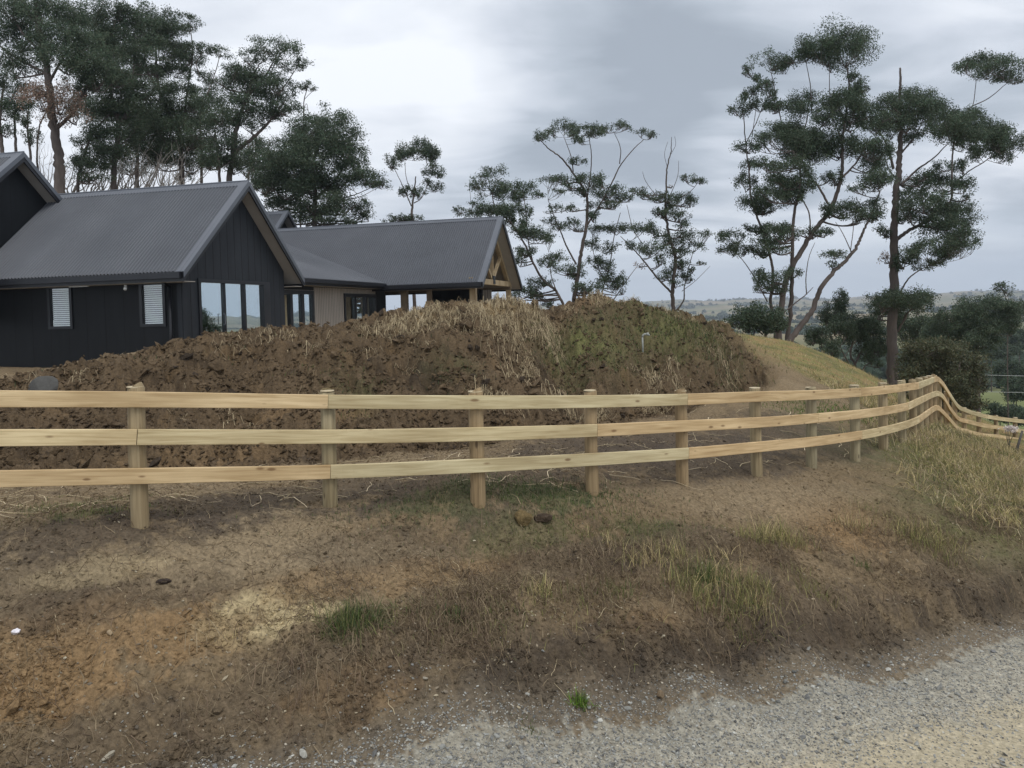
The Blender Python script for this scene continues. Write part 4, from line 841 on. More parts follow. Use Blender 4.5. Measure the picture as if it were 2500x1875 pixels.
tree(None, coord=Z5, D=42, seed=14, label='massive gum with one thick straight trunk and a bare dead spike at its top', group=g1, clumps=CB, browns=[(1270,1590,30,40)], trunks=[
    T([(1325,2441),(1320,2180),(1330,1900),(1335,1650),(1335,1400),(1350,1200),(1365,1000),(1375,830),(1380,650)], (78, 26), root=1), T([(1380,650),(1375,510),(1378,400),(1375,320)], (22, 12), twig=False),
    T([(1350,1480),(1430,1420),(1540,1360),(1640,1270),(1720,1210),(1725,1000),(1735,830)], (26, 9), d=(0, -.2)), T([(1380,1110),(1500,1000),(1600,930),(1700,830)], (16, 6), d=(0, .3)), T([(1330,1000),(1290,850),(1230,740)], (18, 7), d=(0, -.3)), T([(1380,900),(1470,790),(1530,680)], (14, 6), d=(0, .3)),
    T([(1330,1930),(1420,1760),(1500,1690),(1600,1640)], (12, 5), d=(0, -.2)), T([(1790,1060),(1850,1010),(1950,950),(2050,860)], (9, 5), d=(.1, .1)), T([(1725,1100),(1790,1060)], (10, 9), d=(-.1, .1)), T([(1735,830),(1780,720),(1840,600),(1870,560),(1890,400)], (9, 4), d=(-.2, 0)), T([(1860,580),(1980,520),(2100,420)], (8, 4), d=(0, .1)), T([(1370,1100),(1300,1000),(1260,880)], (10, 5), d=(0, .3)),
    T([(1360,2100),(1400,2020),(1440,1960),(1500,1930)], (16, 7), d=(0, -.3))])
g2 = 'wiry gum trees on the skyline behind the heap'
CM1 = [(290,270,75,40),(240,320,60,38),(320,325,80,35),(200,340,50,34),(390,310,50,38),(420,350,32,36),(150,380,45,34),(390,420,50,26),(440,450,42,26),(370,505,34,20),(430,530,42,30),(250,555,50,28),(310,575,40,32),(220,575,34,22),(180,730,55,20),(300,735,45,18),(230,735,55,16)]
tree(None, coord=Z4, D=47, seed=21, label='small round-topped gum standing alone beyond the roof ridge', group=g2, clumps=CM1, dens=.95, trunks=[T([(275,800),(275,690),(285,600),(300,470)], (22, 7), root=1), T([(272,660),(230,560),(160,410)], (8, 3), d=(0, -.3)), T([(288,640),(340,600),(400,460)], (7, 3), d=(0, .3)), T([(285,600),(240,480),(230,360)], (5, 3), d=(0, .3))])
CM2 = [(820,440,75,28),(740,465,45,20),(770,540,100,42),(700,520,45,28),(840,570,55,34),(970,540,75,42),(950,590,55,36),(1080,580,48,20),(1000,690,42,32),(660,640,28,14),(580,685,45,20),(680,705,85,28),(800,690,95,42),(880,700,80,50),(930,760,65,50),(1010,810,75,42),(1080,850,85,36),(1130,870,40,24),(1000,940,60,34),(960,1000,38,34),(1170,980,80,28),(1130,1020,50,24),(1110,1140,75,26),(1030,1180,55,32),(980,1210,55,26),(1060,1230,50,24),(1130,1280,38,18)]
tree(None, coord=Z4, D=45, seed=22, label='dense gum leaning left just beyond the terrace gable', group=g2, clumps=CM2, trunks=[T([(1250,1330),(1190,1200),(1110,1130),(1040,1010),(980,880),(900,760),(810,680),(780,560)], (20, 6), root=1), T([(1040,1000),(1010,860),(1000,700),(980,560)], (9, 4), d=(0, .3)), T([(1200,1220),(1160,1100),(1150,1000)], (8, 3), d=(0, -.3)), T([(900,760),(760,720),(620,690)], (7, 3), d=(0, .3)), T([(650,640),(640,520)], (3, 2), twig=False)])
CM3 = [(1080,225,28,22),(1110,205,42,30),(1170,182,36,26),(1240,155,75,32),(1310,185,45,34),(1400,175,65,30),(1450,190,55,30),(1340,230,36,22),(1510,165,45,24),(1590,142,55,18),(1640,150,22,13),(1720,185,45,20),(1790,205,38,20),(1340,370,45,24),(1140,495,55,25),(1210,490,55,25),(1330,480,45,26),(1410,495,85,34),(1480,500,45,34),(1370,560,55,34),(1280,520,38,25),(1200,560,38,16),(1520,590,85,38),(1600,600,55,24),(1570,550,45,25),(1660,600,45,24),(1470,640,60,32),(1550,650,50,24),(1430,720,36,34),(1190,670,45,24),(1290,670,38,20),(1160,750,45,24),(1200,790,45,25),(1300,780,55,28),(1250,1060,75,30),(1320,1075,55,32),(1400,1170,80,34),(1330,1190,45,32)]
tree(None, coord=Z4, D=48, seed=23, label='tall umbrella-topped gum with its crown in flat separate plates', group=g2, clumps=CM3, dens=.9, depthf=.35, trunks=[T([(1305,1270),(1330,1100),(1350,950),(1380,800),(1390,650),(1370,560),(1300,450),(1220,350),(1140,290),(1090,240)], (30, 5), root=1), T([(1380,800),(1400,760),(1470,650),(1550,500),(1600,400),(1680,300),(1750,235)], (14, 4), d=(0, .2)), T([(1595,390),(1600,290),(1560,190)], (7, 3), d=(.1, .2)),
    T([(1390,600),(1410,450),(1415,330),(1400,220)], (9, 4), d=(0, -.2)), T([(1300,440),(1285,340),(1240,220)], (8, 3), d=(0, .2)), T([(1320,1030),(1260,920),(1220,820),(1185,740),(1140,620)], (12, 4), d=(0, -.3)), T([(1395,560),(1340,460)], (5, 3))])
CM3b = [(1450,790,55,24),(1560,790,65,30),(1640,800,45,25),(1410,890,55,24),(1500,920,75,30),(1430,1010,60,34),(1520,1040,55,34),(1530,1130,75,38),(1570,1170,55,34),(1600,1110,38,24),(1500,1100,45,24)]
tree(None, coord=Z4, D=50, seed=25, label='low open gum filling the gap between the umbrella gum and the bare-topped one', group=g2, clumps=CM3b, dens=.8, trunks=[T([(1480,1270),(1490,1180),(1530,1040),(1560,850),(1600,700)], (12, 4), root=1), T([(1560,1250),(1640,1130),(1700,1050)], (6, 3), d=(0, .2), twig=False), T([(1500,1150),(1440,1000),(1420,900)], (6, 3))])
CM4 = [(2010,475,36,18),(2080,490,45,20),(2120,500,20,16),(1700,560,55,18),(1780,580,55,24),(1850,600,45,25),(1980,615,80,34),(2040,630,45,30),(1920,650,45,25),(1880,710,75,30),(1980,720,60,34),(1840,690,36,20),(1990,780,55,28),(1720,800,55,34),(1800,810,75,38),(1860,860,55,42),(2060,840,75,28),(2130,830,36,20),(1670,910,55,24),(1800,930,75,38),(1980,890,60,42),(1960,950,75,34),(2080,910,45,25),(1850,990,45,34),(1980,1020,55,34),(1940,1070,55,34),(2060,1060,26,16),(2110,1020,26,10),(1900,1100,55,25),(2010,1110,45,25),(1950,1150,38,25)]
tree(None, coord=Z4, D=46, seed=24, label='gum with bare wiry top shoots standing nearest the gap before the far hills', group=g2, clumps=CM4, browns=[(1720,1030,45,16),(1925,530,20,12)], dens=.85, trunks=[T([(1940,1370),(1930,1200),(1950,1000),(1910,850),(1885,700),(1890,580),(1895,430),(1920,320),(1925,220)], (30, 3), root=1), T([(1925,1210),(1830,1110),(1750,1010),(1680,930),(1600,850)], (14, 4), d=(0, -.3)), T([(1940,1340),(2000,1260),(2010,1150),(2060,950)], (12, 4), d=(0, .3)), T([(1885,660),(1960,480),(1970,370)], (5, 2), twig=False),
    T([(1900,420),(1880,330),(1900,250)], (3, 2), twig=False), T([(1920,330),(1950,270),(1945,215)], (3, 2), twig=False), T([(1990,1200),(2080,1130),(2170,1040)], (4, 2), twig=False), T([(1990,600),(2050,560),(2100,500)], (5, 3)), T([(1830,600),(1760,500),(1740,440)], (4, 2), twig=False), T([(1640,650),(1680,800),(1740,900)], (3, 5), twig=False)])
# ---- the big group behind the house
g3 = 'tall gum trees behind the house'
def L(seed, D, label, clumps, trunks, **k): return tree(None, coord=Z3, D=D, seed=seed, label=label, clumps=clumps, trunks=trunks, group=g3, lsize=.12, fill=.45, flat=.82, **k)
L(31, 44, 'big gum at the left edge with pale bare limbs and hanging dead brown leaves', [(60,60,110,75),(200,50,120,75),(330,70,110,75),(100,200,95,75),(330,200,110,65),(460,220,90,60),(80,340,100,75),(370,320,120,75),(520,340,100,60),(60,470,80,60),(480,420,105,55),(560,430,80,60),(200,250,80,50),(620,330,60,50),(640,420,70,50)],
  [T([(325,1080),(320,850),(290,700),(270,500),(240,280),(200,100),(190,-60)], (62, 20), root=1), T([(250,300),(140,200),(60,80)], (16, 8), twig=False), T([(240,390),(100,320),(0,250),(-80,200)], (14, 7), twig=False), T([(300,700),(400,600),(480,440),(520,300)], (22, 8), d=(0, .3)), T([(265,450),(330,330),(420,200)], (16, 7), d=(0, -.3)), T([(410,480),(470,465),(520,480),(600,400)], (9, 5), twig=False), T([(240,280),(215,120),(260,-40)], (16, 8))],
  browns=[(220,520,75,75),(330,530,85,80),(410,600,55,70),(300,630,75,60),(180,470,40,45),(400,500,60,50)])
L(32, 50, 'slim gum at the far left edge with a thin dark crown', [(30,600,60,50),(80,560,75,50),(20,420,60,60),(30,700,40,40),(130,640,45,40),(160,720,45,40)], [T([(30,1000),(10,800),(0,640),(20,450)], (30, 10), root=1), T([(90,1000),(85,800),(75,600)], (24, 10), root=1, d=(.5, .5)), T([(160,1000),(165,850),(150,720),(150,600)], (18, 8), root=1, d=(-.5, .3)), T([(210,1000),(200,860),(210,700),(250,600)], (14, 6), root=1, d=(.3, .3))])
L(33, 48, 'gum just right of the dead-leaved one, feathery crown reaching the picture top', [(460,90,100,65),(560,150,90,60),(640,60,110,50),(720,130,110,55),(600,190,110,55),(700,240,120,50),(640,300,85,50),(760,310,100,50),(740,480,110,50),(650,500,100,55),(680,580,130,60),(560,600,85,50),(640,720,130,70),(620,830,110,60),(540,740,70,45),(470,900,95,42),(500,960,75,26),(430,760,50,45),(440,860,50,40)],
  [T([(615,1060),(620,850),(640,700),(600,500),(575,300),(560,150)], (34, 9), root=1), T([(640,690),(700,560),(720,400),(730,200)], (16, 6), d=(0, .3)), T([(420,1060),(440,900),(500,720),(600,610)], (20, 7), root=1, d=(-.3, -.2)), T([(575,260),(520,130),(560,0)], (9, 4)), T([(600,200),(640,60),(690,-30)], (6, 3))])
L(34, 52, 'gum in the middle of the group with layered plates stepping down to the right', [(850,90,110,50),(800,180,130,50),(920,170,80,45),(860,270,120,50),(950,250,80,45),(1030,100,58,28),(1020,150,38,20),(1090,270,60,35),(1180,275,60,28),(1000,320,85,36),(850,380,110,50),(940,380,65,36),(1030,390,45,26),(1120,420,45,36),(960,490,75,45),(1040,500,45,34),(820,600,110,60),(960,580,90,50),(780,720,110,60),(900,700,110,70),(1000,660,100,50),(760,820,130,50),(900,820,110,50),(1020,760,100,50),(1040,880,85,60),(1060,560,80,45)],
  [T([(985,1060),(980,850),(960,700),(870,520),(845,350),(840,150)], (34, 8), root=1), T([(860,500),(790,360),(780,200)], (12, 5), d=(0, -.3)), T([(990,700),(1010,500),(1040,300),(1030,150)], (12, 4), d=(0, .3)), T([(1100,560),(1160,400),(1190,290)], (7, 3), d=(.2, .2)), T([(1080,420),(1060,340),(1090,290)], (5, 3)), T([(620,800),(700,680),(770,580)], (14, 5), d=(0, 0))])
L(35, 47, 'broad gum above the near gable peak with a stout limb reaching right', [(1490,240,95,34),(1560,280,55,42),(1400,300,85,38),(1340,310,45,34),(1570,350,75,30),(1620,360,38,26),(1260,380,85,45),(1330,430,100,55),(1430,420,85,45),(1260,460,75,45),(1500,460,85,45),(1520,520,75,50),(1400,520,100,55),(1180,560,95,50),(1290,560,100,50),(1400,610,95,45),(1560,580,65,45),(1260,650,100,45),(1200,620,95,45),(1350,680,75,34),(1480,600,75,45),(1150,700,95,50),(1220,760,85,45),(1170,850,110,60),(1260,880,90,60)],
  [T([(1240,1060),(1260,820),(1290,650),(1340,500),(1380,380)], (38, 10), root=1), T([(1260,830),(1370,740),(1470,640),(1540,540)], (24, 7), d=(0, .3)), T([(1340,520),(1440,400),(1500,280)], (12, 4), d=(0, -.2)), T([(1500,520),(1560,430),(1600,370)], (8, 3)), T([(1190,1060),(1180,850),(1160,700)], (20, 8), root=1, d=(-.3, -.3))], dens=.85)
L(36, 55, 'skinny gum showing one small flat tuft high on a bare stem', [(1650,455,42,20),(1690,480,28,14),(1620,465,25,14)], [T([(1620,1060),(1640,800),(1640,570),(1655,490)], (10, 4), root=1), T([(1640,540),(1680,500),(1695,485)], (3, 2)), T([(1665,600),(1655,560),(1640,590)], (3, 2), twig=False)])
L(37, 45, 'dense round-crowned dark gum at the right end of the group above the link roof', [(1760,640,105,45),(1680,690,110,60),(1820,700,105,60),(1750,780,140,70),(1870,800,85,70),(1620,780,120,70),(1600,880,140,70),(1740,890,140,70),(1880,900,85,60),(1930,880,55,45),(2010,950,85,42),(2060,990,45,30),(1500,900,95,80),(1420,830,75,50),(1440,960,95,70),(1540,1000,115,70),(1680,1000,125,70),(1800,990,115,55),(1900,960,75,45),(1480,1080,85,50),(1580,1100,105,45),(1720,1110,115,55),(1850,1100,95,55),(1940,1120,55,45),(1950,1170,45,26),(1780,1180,95,36),(1650,1180,90,40),(1560,1170,80,40)],
  [T([(1700,1240),(1700,1050),(1690,900),(1740,740)], (34, 10), root=1), T([(1700,1080),(1820,960),(1880,840)], (16, 6), d=(0, .3)), T([(1690,1050),(1560,960),(1500,860)], (16, 6), d=(0, -.3)), T([(1820,1080),(1920,1050),(2010,1010),(2060,980)], (6, 3), d=(0, 0)), T([(1870,1080),(1950,1060),(2050,1010)], (4, 2), d=(0, 0))], dens=.9, leafcol=LEAF*.95)
L(38, 58, 'dark gum filling the gap behind the middle of the group', [(560,420,110,70),(480,560,100,70),(740,400,110,60),(520,280,100,60),(850,480,100,60),(660,650,120,60),(860,650,120,60),(1080,640,100,60),(1130,500,70,50),(700,900,110,45),(840,760,120,60),(1080,800,90,60),(1340,780,80,60),(1330,900,80,60)], [T([(740,1060),(740,800),(700,600),(680,400)], (26, 8), root=1), T([(1090,1060),(1090,850),(1080,650),(1100,520)], (20, 7), root=1, d=(.2, .2)), T([(1340,1060),(1350,900),(1340,780)], (16, 8), root=1, d=(.2, .2))], dens=.6)
# bare fans of dead branches seen under the crowns
rngb = random.Random(5); dead = MBd(); base = W(330, 470, 50)
for (x, y) in [(640, 1010), (700, 1020), (760, 1010), (830, 1020), (900, 1000), (560, 1020), (480, 1020), (380, 1010), (1000, 990), (1380, 960), (1440, 1000), (270, 1000)]:
    for q in range(9):
        a0 = W(x/2.212, (y+60)/2.212, 50+rngb.uniform(-2, 2)); ex = x+rngb.uniform(-60, 190); ey = y-rngb.uniform(60, 190); b0 = W(ex/2.212, ey/2.212, 50+rngb.uniform(-3, 3)); md = (a0+b0)/2; md[2] -= .6; md[0] -= .3
        t_ = np.linspace(0, 1, 8)[:, None]; LL = a0*(1-t_)**2+2*md*t_*(1-t_)+b0*t_**2+np.cumsum(np.random.default_rng(q).normal(size=(8, 3)), 0)*.05
        dead.tube(LL, np.linspace(.05, .012, 8), 5)
        for w_ in range(4):
            s0 = LL[rngb.randint(3, 7)]; dead.tube([s0, s0+np.array([rngb.uniform(-.5, .7), rngb.uniform(-.5, .5), rngb.uniform(.2, .8)])*.6, s0+np.array([rngb.uniform(-.5, .9), rngb.uniform(-.5, .5), rngb.uniform(.7, 1.2)])], [.016, .012, .007], 4, cap=False)
o = dead.build('brushwood', M['dead_bark']); tag(o, 'pinkish bare understorey branches fanning out behind the roof ridge', 'brushwood', kind='stuff')

# ---- lower trees and shrubs on the right
g4 = 'shrubby trees below the shoulder'
Z6 = (1700, 600, 2.765)
tree(None, 'shrub', Z6, 34, [(420,440,110,40),(330,480,95,45),(510,490,100,50),(420,510,120,45),(280,520,60,35),(570,540,60,35),(480,560,70,30),(350,550,60,26)], [T([(470,625),(465,580),(430,500)], (26, 12), root=1), T([(385,620),(390,570),(340,500)], (12, 6), root=1), T([(470,600),(540,540),(550,500)], (12, 6)), T([(450,600),(400,560),(380,500)], (10, 5))],
     'low round dark shrub at the foot of the thin gum', g4, 41, cat='shrub', dens=1.25, lsize=.11)
tree(None, 'young_gum', Z6, 48, [(965,340,50,34),(985,390,45,45),(930,420,50,40),(900,470,70,45),(980,440,40,40),(860,480,40,25),(930,500,60,36)], [T([(920,700),(900,560),(940,440),(965,340)], (24, 6), root=1), T([(905,600),(880,470),(890,370)], (9, 3), twig=False)], 'young upright gum seen between the leaning trunk and the thick one', g4, 42)
tree(None, 'dark_tree', Z6, 45, [(1060,510,110,50),(1180,530,105,50),(980,550,80,40),(1200,610,80,55),(1110,570,110,50),(1000,590,60,36),(1240,680,60,60),(1150,700,60,40),(1080,620,90,40),(1180,760,70,36)], [T([(1080,840),(1040,740),(1060,640),(1100,540)], (20, 8), root=1), T([(1060,820),(1120,700),(1180,620)], (16, 6), d=(0, .3)), T([(1050,830),(980,700),(960,620)], (12, 5), d=(0, -.3)), T([(1120,860),(1180,780),(1210,690)], (12, 5), root=1)], 'dark spreading tree left of the thick gum trunk, bare stems showing below', g4, 43, dens=1.15)
tree(None, 'grey_shrub', Z6, 40, [(800,600,70,40),(860,650,80,45),(760,620,50,35),(900,700,60,36),(850,560,50,30),(940,740,50,26)], [T([(850,800),(860,720),(820,620)], (12, 5), root=1), T([(900,800),(960,700),(1010,620)], (7, 3), twig=False, root=1), T([(930,800),(930,700),(900,620)], (7, 3), twig=False), T([(960,810),(1020,720),(1080,640)], (6, 3), twig=False)], 'small dark shrub with grey twigs right of the leaning trunk', g4, 44, cat='shrub')
tree(None, 'bush', Z6, 30, [(1560,680,140,50),(1640,740,170,80),(1760,770,130,80),(1500,760,110,80),(1430,860,80,70),(1570,860,170,80),(1720,880,170,80),(1850,860,80,70),(1660,980,170,80),(1800,990,120,70),(1860,1060,90,60),(1540,960,130,60),(1480,720,80,50),(1900,930,50,50),(1740,1080,120,40)], [T([(1640,1100),(1640,900),(1650,760)], (30, 12), root=1), T([(1640,1000),(1760,860),(1780,780)], (16, 8), d=(0, .3)), T([(1640,1000),(1540,860),(1500,760)], (16, 8), d=(0, -.3)), T([(1700,1100),(1820,1000),(1850,900)], (14, 8), d=(0, .2))],
     'large olive-brown bush behind the crest of the fence', g4, 45, cat='bush', leafcol=C(74, 78, 56)*1.1, dens=1.2, lsize=.1)
tree(None, 'spreading_tree', Z6, 55, [(1930,390,130,50),(1830,440,110,45),(2050,450,100,60),(1960,500,170,55),(1750,480,85,42),(2100,530,65,45),(1700,540,120,50),(1850,560,110,45),(1720,620,140,55),(1880,640,130,55),(2000,560,120,40),(1660,470,50,36),(1600,590,60,40)], [T([(1900,800),(1895,620),(1900,500),(1930,400)], (30, 10), root=1), T([(1790,700),(1790,560),(1840,500)], (14, 6), root=1, d=(-.2, -.2)), T([(1895,620),(1980,540),(2060,470)], (12, 5), d=(0, .3)), T([(1790,640),(1720,580),(1690,540)], (10, 5), d=(0, -.3))], 'wide dark tree right of the thick gum, crown above the big bush', g4, 46, dens=1.2)
tree(None, 'young_gum', Z6, 60, [(2060,265,50,26),(2100,290,35,26),(2030,280,30,18),(2170,400,45,30),(2200,440,35,30)], [T([(2100,700),(2110,460),(2090,350),(2060,280)], (8, 3), root=1), T([(2110,470),(2150,420),(2180,400)], (4, 2))], 'wispy young gum showing at the right edge above the wide tree', g4, 47, dens=.7)
tree(None, 'dark_tree', Z6, 70, [(1480,530,110,50),(1560,560,90,50),(1400,560,80,40),(1520,620,100,40),(1370,470,60,30)], [T([(1490,760),(1490,620),(1480,540)], (16, 8), root=1)], 'dark tree seen low behind the thick gum trunk', g4, 48, dens=1.1, lsize=.18)
# mid-distance trees on the right
g5 = 'round dark trees in the paddocks beyond the bush'
mids = [(2140, 830, 110, 80, 120, 'round dark tree at the right edge above the wires'), (2160, 950, 80, 70, 95, 'dark tree at the right edge crossed by the wires'), (2050, 1110, 120, 50, 75, 'low dark tree just above the falling rails'), (2170, 1140, 90, 45, 80, 'low dark tree at the right edge above the rails'),
        (1960, 620, 90, 45, 190, 'left tree of the row on the far side of the gully'), (2080, 640, 90, 60, 180, 'middle tree of the row on the far side of the gully'), (2180, 620, 80, 60, 200, 'right-most tree of the row on the far side of the gully'), (1990, 700, 80, 45, 170, 'lower tree under the row on the far side of the gully'), (2110, 700, 90, 36, 165, 'broad low tree under the row on the far side of the gully')]
for i, (x, y, rx, ry, D, lab) in enumerate(mids):
    rr = random.Random(i); cl = [(x+rr.uniform(-.6, .6)*rx, y+rr.uniform(-.6, 1.1)*ry, rx*rr.uniform(.35, .55), ry*rr.uniform(.35, .5)) for q in range(15)]
    tree(None, 'paddock_tree', Z6, D, cl, [T([(x, y+ry*1.3), (x, y+ry*.5), (x, y)], (7, 4), root=1)], lab, g5, 60+i, dens=1.0, lsize=.13*(D/42)**.8, twigs=False, leafcol=LEAF*.9)
# woods on the distant hills
rngw = np.random.default_rng(9); r = np.exp(rngw.uniform(math.log(220), math.log(4800), 60000)); th = rngw.uniform(-.15, .75, 60000)
X = r*np.sin(th); Y = r*np.cos(th); wv = fbm(X, Y, 230, 5, .62, 44)+0.25*fbm(X, Y, 900, 2, .5, 2)
keep = (wv > .185)*(rngw.random(60000) < .5)+(wv > .05)*(rngw.random(60000) < .015)+(fbm(X, Y, 60, 2, .5, 71) > .5)*(rngw.random(60000) < .12); keep = keep > 0; X, Y = X[keep], Y[keep]; r = np.hypot(X, Y)
Z = far_h(X, Y); s = rngw.uniform(3.0, 6.5, len(X))*np.interp(r, [200, 3000], [.8, 1.5]); nb = 16
cc = np.repeat(np.stack([X, Y, Z+s*.55], 1), nb, 0); R = np.repeat(s, nb); rngd = rngw.normal(size=(len(cc), 3)); rngd /= np.linalg.norm(rngd, axis=1)[:, None]; cc = cc+rngd*R[:, None]*np.array([.75, .75, .6])*rngw.random(len(cc))[:, None]**.4
a = rngw.normal(size=cc.shape); a /= np.linalg.norm(a, axis=1)[:, None]; b = np.cross(a, rngw.normal(size=cc.shape)); b /= np.linalg.norm(b, axis=1)[:, None]; q = (R*.5)[:, None]
V = np.stack([cc-a*q-b*q*.3, cc+b*q*.8, cc+a*q-b*q*.1, cc-b*q*.8], 1).reshape(-1, 3); F = np.arange(len(cc)*4).reshape(-1, 4); c = np.repeat(LEAF[None]*rngw.uniform(.7, 1.2, len(cc))[:, None], 4, 0)
o = link('distant_woods', np_mesh('distant_woods', V, F, c), M['leaf']); tag(o, 'dark patches of bush and shelter trees scattered over the far hills', 'woods', kind='stuff')

# ------------------------------------------------------------------ ground cover and loose things
def gh(X, Y): return height(np.asarray(X, float), np.asarray(Y, float))
def fibres(name, X, Y, az, L, w, rng, cols, lift=0.05, curl=1.2, seg=6, sink=0.01, hang=None):
    """dead stems and roots lying on the ground: thin three-sided strands that follow it"""
    n = len(X); t = np.linspace(0, 1, seg)
    ang = az[:, None]+np.cumsum(rng.normal(size=(n, seg))*curl/seg, 1)
    step = (L/(seg-1))[:, None]
    px = X[:, None]+np.concatenate([np.zeros((n, 1)), np.cumsum(np.cos(ang[:, :-1])*step, 1)], 1); py = Y[:, None]+np.concatenate([np.zeros((n, 1)), np.cumsum(np.sin(ang[:, :-1])*step, 1)], 1)
    gz_ = gh(px.ravel(), py.ravel()).reshape(n, seg)
    lf = rng.random((n, 1))*lift*np.sin(np.pi*np.clip(t*rng.uniform(.6, 1.2, (n, 1)), 0, 1))+rng.normal(size=(n, seg))*lift*.12
    P = np.stack([px, py, gz_+np.abs(lf)*1.3-sink*(1-t)+w[:, None]*.4], -1)
    Tn = np.gradient(P, axis=1); Tn /= np.linalg.norm(Tn, axis=2)[..., None]+1e-9
    A = np.cross(Tn, np.array([0, 0, 1.0])); A /= np.linalg.norm(A, axis=2)[..., None]+1e-6; B = np.cross(Tn, A)
    wr = w[:, None, None]*(1-.55*t)[None, :, None]
    V = np.stack([P+A*wr*math.cos(a)+B*wr*math.sin(a) for a in (math.pi/2, math.pi/2+2.094, math.pi/2+4.189)], 2)      # n,seg,3,3
    idx = np.arange(n*seg*3).reshape(n, seg, 3); jx = np.roll(idx, -1, 2)
    F = np.stack([idx[:, :-1], idx[:, 1:], jx[:, 1:], jx[:, :-1]], -1).reshape(-1, 4)
    return V.reshape(-1, 3), F, np.repeat(cols, seg*3, 0)
def blades(X, Y, L, w, rng, cols, lean=0.35, az=None, seg=4, z=None):
    n = len(X); az = rng.uniform(0, 2*np.pi, n) if az is None else az
    lean = np.abs(rng.normal(size=n))*lean+.08; bend = rng.uniform(.3, 1.5, n)*lean
    t = np.linspace(0, 1, seg); an = lean[:, None]+bend[:, None]*t[None]*1.6
    an = np.clip(an, 0, 2.3); st = L/(seg-1)
    h = np.concatenate([np.zeros((n, 1)), np.cumsum(np.cos(an[:, :-1])*st[:, None], 1)], 1); o = np.concatenate([np.zeros((n, 1)), np.cumsum(np.sin(an[:, :-1])*st[:, None], 1)], 1)
    z0 = gh(X, Y) if z is None else z
    P = np.stack([X[:, None]+o*np.cos(az)[:, None], Y[:, None]+o*np.sin(az)[:, None], z0[:, None]+h-.01], -1)
    fa = az+rng.uniform(-.9, .9, n)+np.pi/2; Sd = np.stack([np.cos(fa), np.sin(fa), 0*fa], 1)[:, None]*w[:, None, None]*(1-.85*t**1.5)[None, :, None]/2
    V = np.stack([P-Sd, P+Sd], 2); idx = np.arange(n*seg*2).reshape(n, seg, 2)
    F = np.stack([idx[:, :-1, 0], idx[:, :-1, 1], idx[:, 1:, 1], idx[:, 1:, 0]], -1).reshape(-1, 4)
    return V.reshape(-1, 3), F, np.repeat(cols, seg*2, 0)
def merge(parts):
    Vs, Fs, Cs, n = [], [], [], 0
    for V, F, c in parts: Vs.append(V); Fs.append(F+n); Cs.append(c); n += len(V)
    return np.vstack(Vs), np.vstack(Fs), np.vstack(Cs)
def stuff(name, parts, mat, label, cat):
    V, F, c = merge(parts); o = link(name, np_mesh(name, V, F, c), mat); tag(o, label, cat, kind='stuff'); return o
phi = (1+5**.5)/2
ICO = np.array([(-1, phi, 0), (1, phi, 0), (-1, -phi, 0), (1, -phi, 0), (0, -1, phi), (0, 1, phi), (0, -1, -phi), (0, 1, -phi), (phi, 0, -1), (phi, 0, 1), (-phi, 0, -1), (-phi, 0, 1)])/1.902
ICF = np.array([(0,11,5),(0,5,1),(0,1,7),(0,7,10),(0,10,11),(1,5,9),(5,11,4),(11,10,2),(10,7,6),(7,1,8),(3,9,4),(3,4,2),(3,2,6),(3,6,8),(3,8,9),(4,9,5),(2,4,11),(6,2,10),(8,6,7),(9,8,1)])
def stones(X, Y, s, rng, cols, flat=.6, sink=.25, rough=.28):
    n = len(X); z = gh(X, Y); a = rng.uniform(0, 2*np.pi, n)
    sc = np.stack([s*rng.uniform(.7, 1.4, n), s*rng.uniform(.6, 1.0, n), s*flat*rng.uniform(.6, 1.2, n)], 1)/2
    V = ICO[None]*(1+rng.normal(size=(n, 12))*rough)[..., None]*sc[:, None]
    x = V[..., 0]*np.cos(a)[:, None]-V[..., 1]*np.sin(a)[:, None]; y = V[..., 0]*np.sin(a)[:, None]+V[..., 1]*np.cos(a)[:, None]
    V = np.stack([x+X[:, None], y+Y[:, None], V[..., 2]+x*rng.normal(size=(n, 1))*.35+(z+sc[:, 2]*(1-sink*2))[:, None]], -1)
    F = (ICF[None]+(np.arange(n)*12)[:, None, None]).reshape(-1, 3)
    return V.reshape(-1, 3), F, np.repeat(cols, 12, 0)
rg = np.random.default_rng(77)
def cmix(n, pal, var=.18):
    pal = np.array(pal); k = rg.integers(0, len(pal), n); return pal[k]*(1+rg.normal(size=(n, 1))*var).clip(.5, 1.7)
def sample(n, f, X0=-9, X1=13, Y0=3.5, Y1=18, near=True):
    """points with density f, thinner with distance"""
    outX, outY, got = [], [], 0
    for _ in range(60):
        m_ = 60000; D = np.exp(rg.uniform(math.log(Y0), math.log(Y1), m_)); X = rg.uniform(-.80, .80, m_)*D
        p = f(X, D); k = rg.random(m_) < p; outX.append(X[k]); outY.append(D[k]); got += k.sum()
        if got >= n: break
    return np.concatenate(outX)[:n], np.concatenate(outY)[:n]
inb = lambda X, a, b: (X > a) & (X < b)
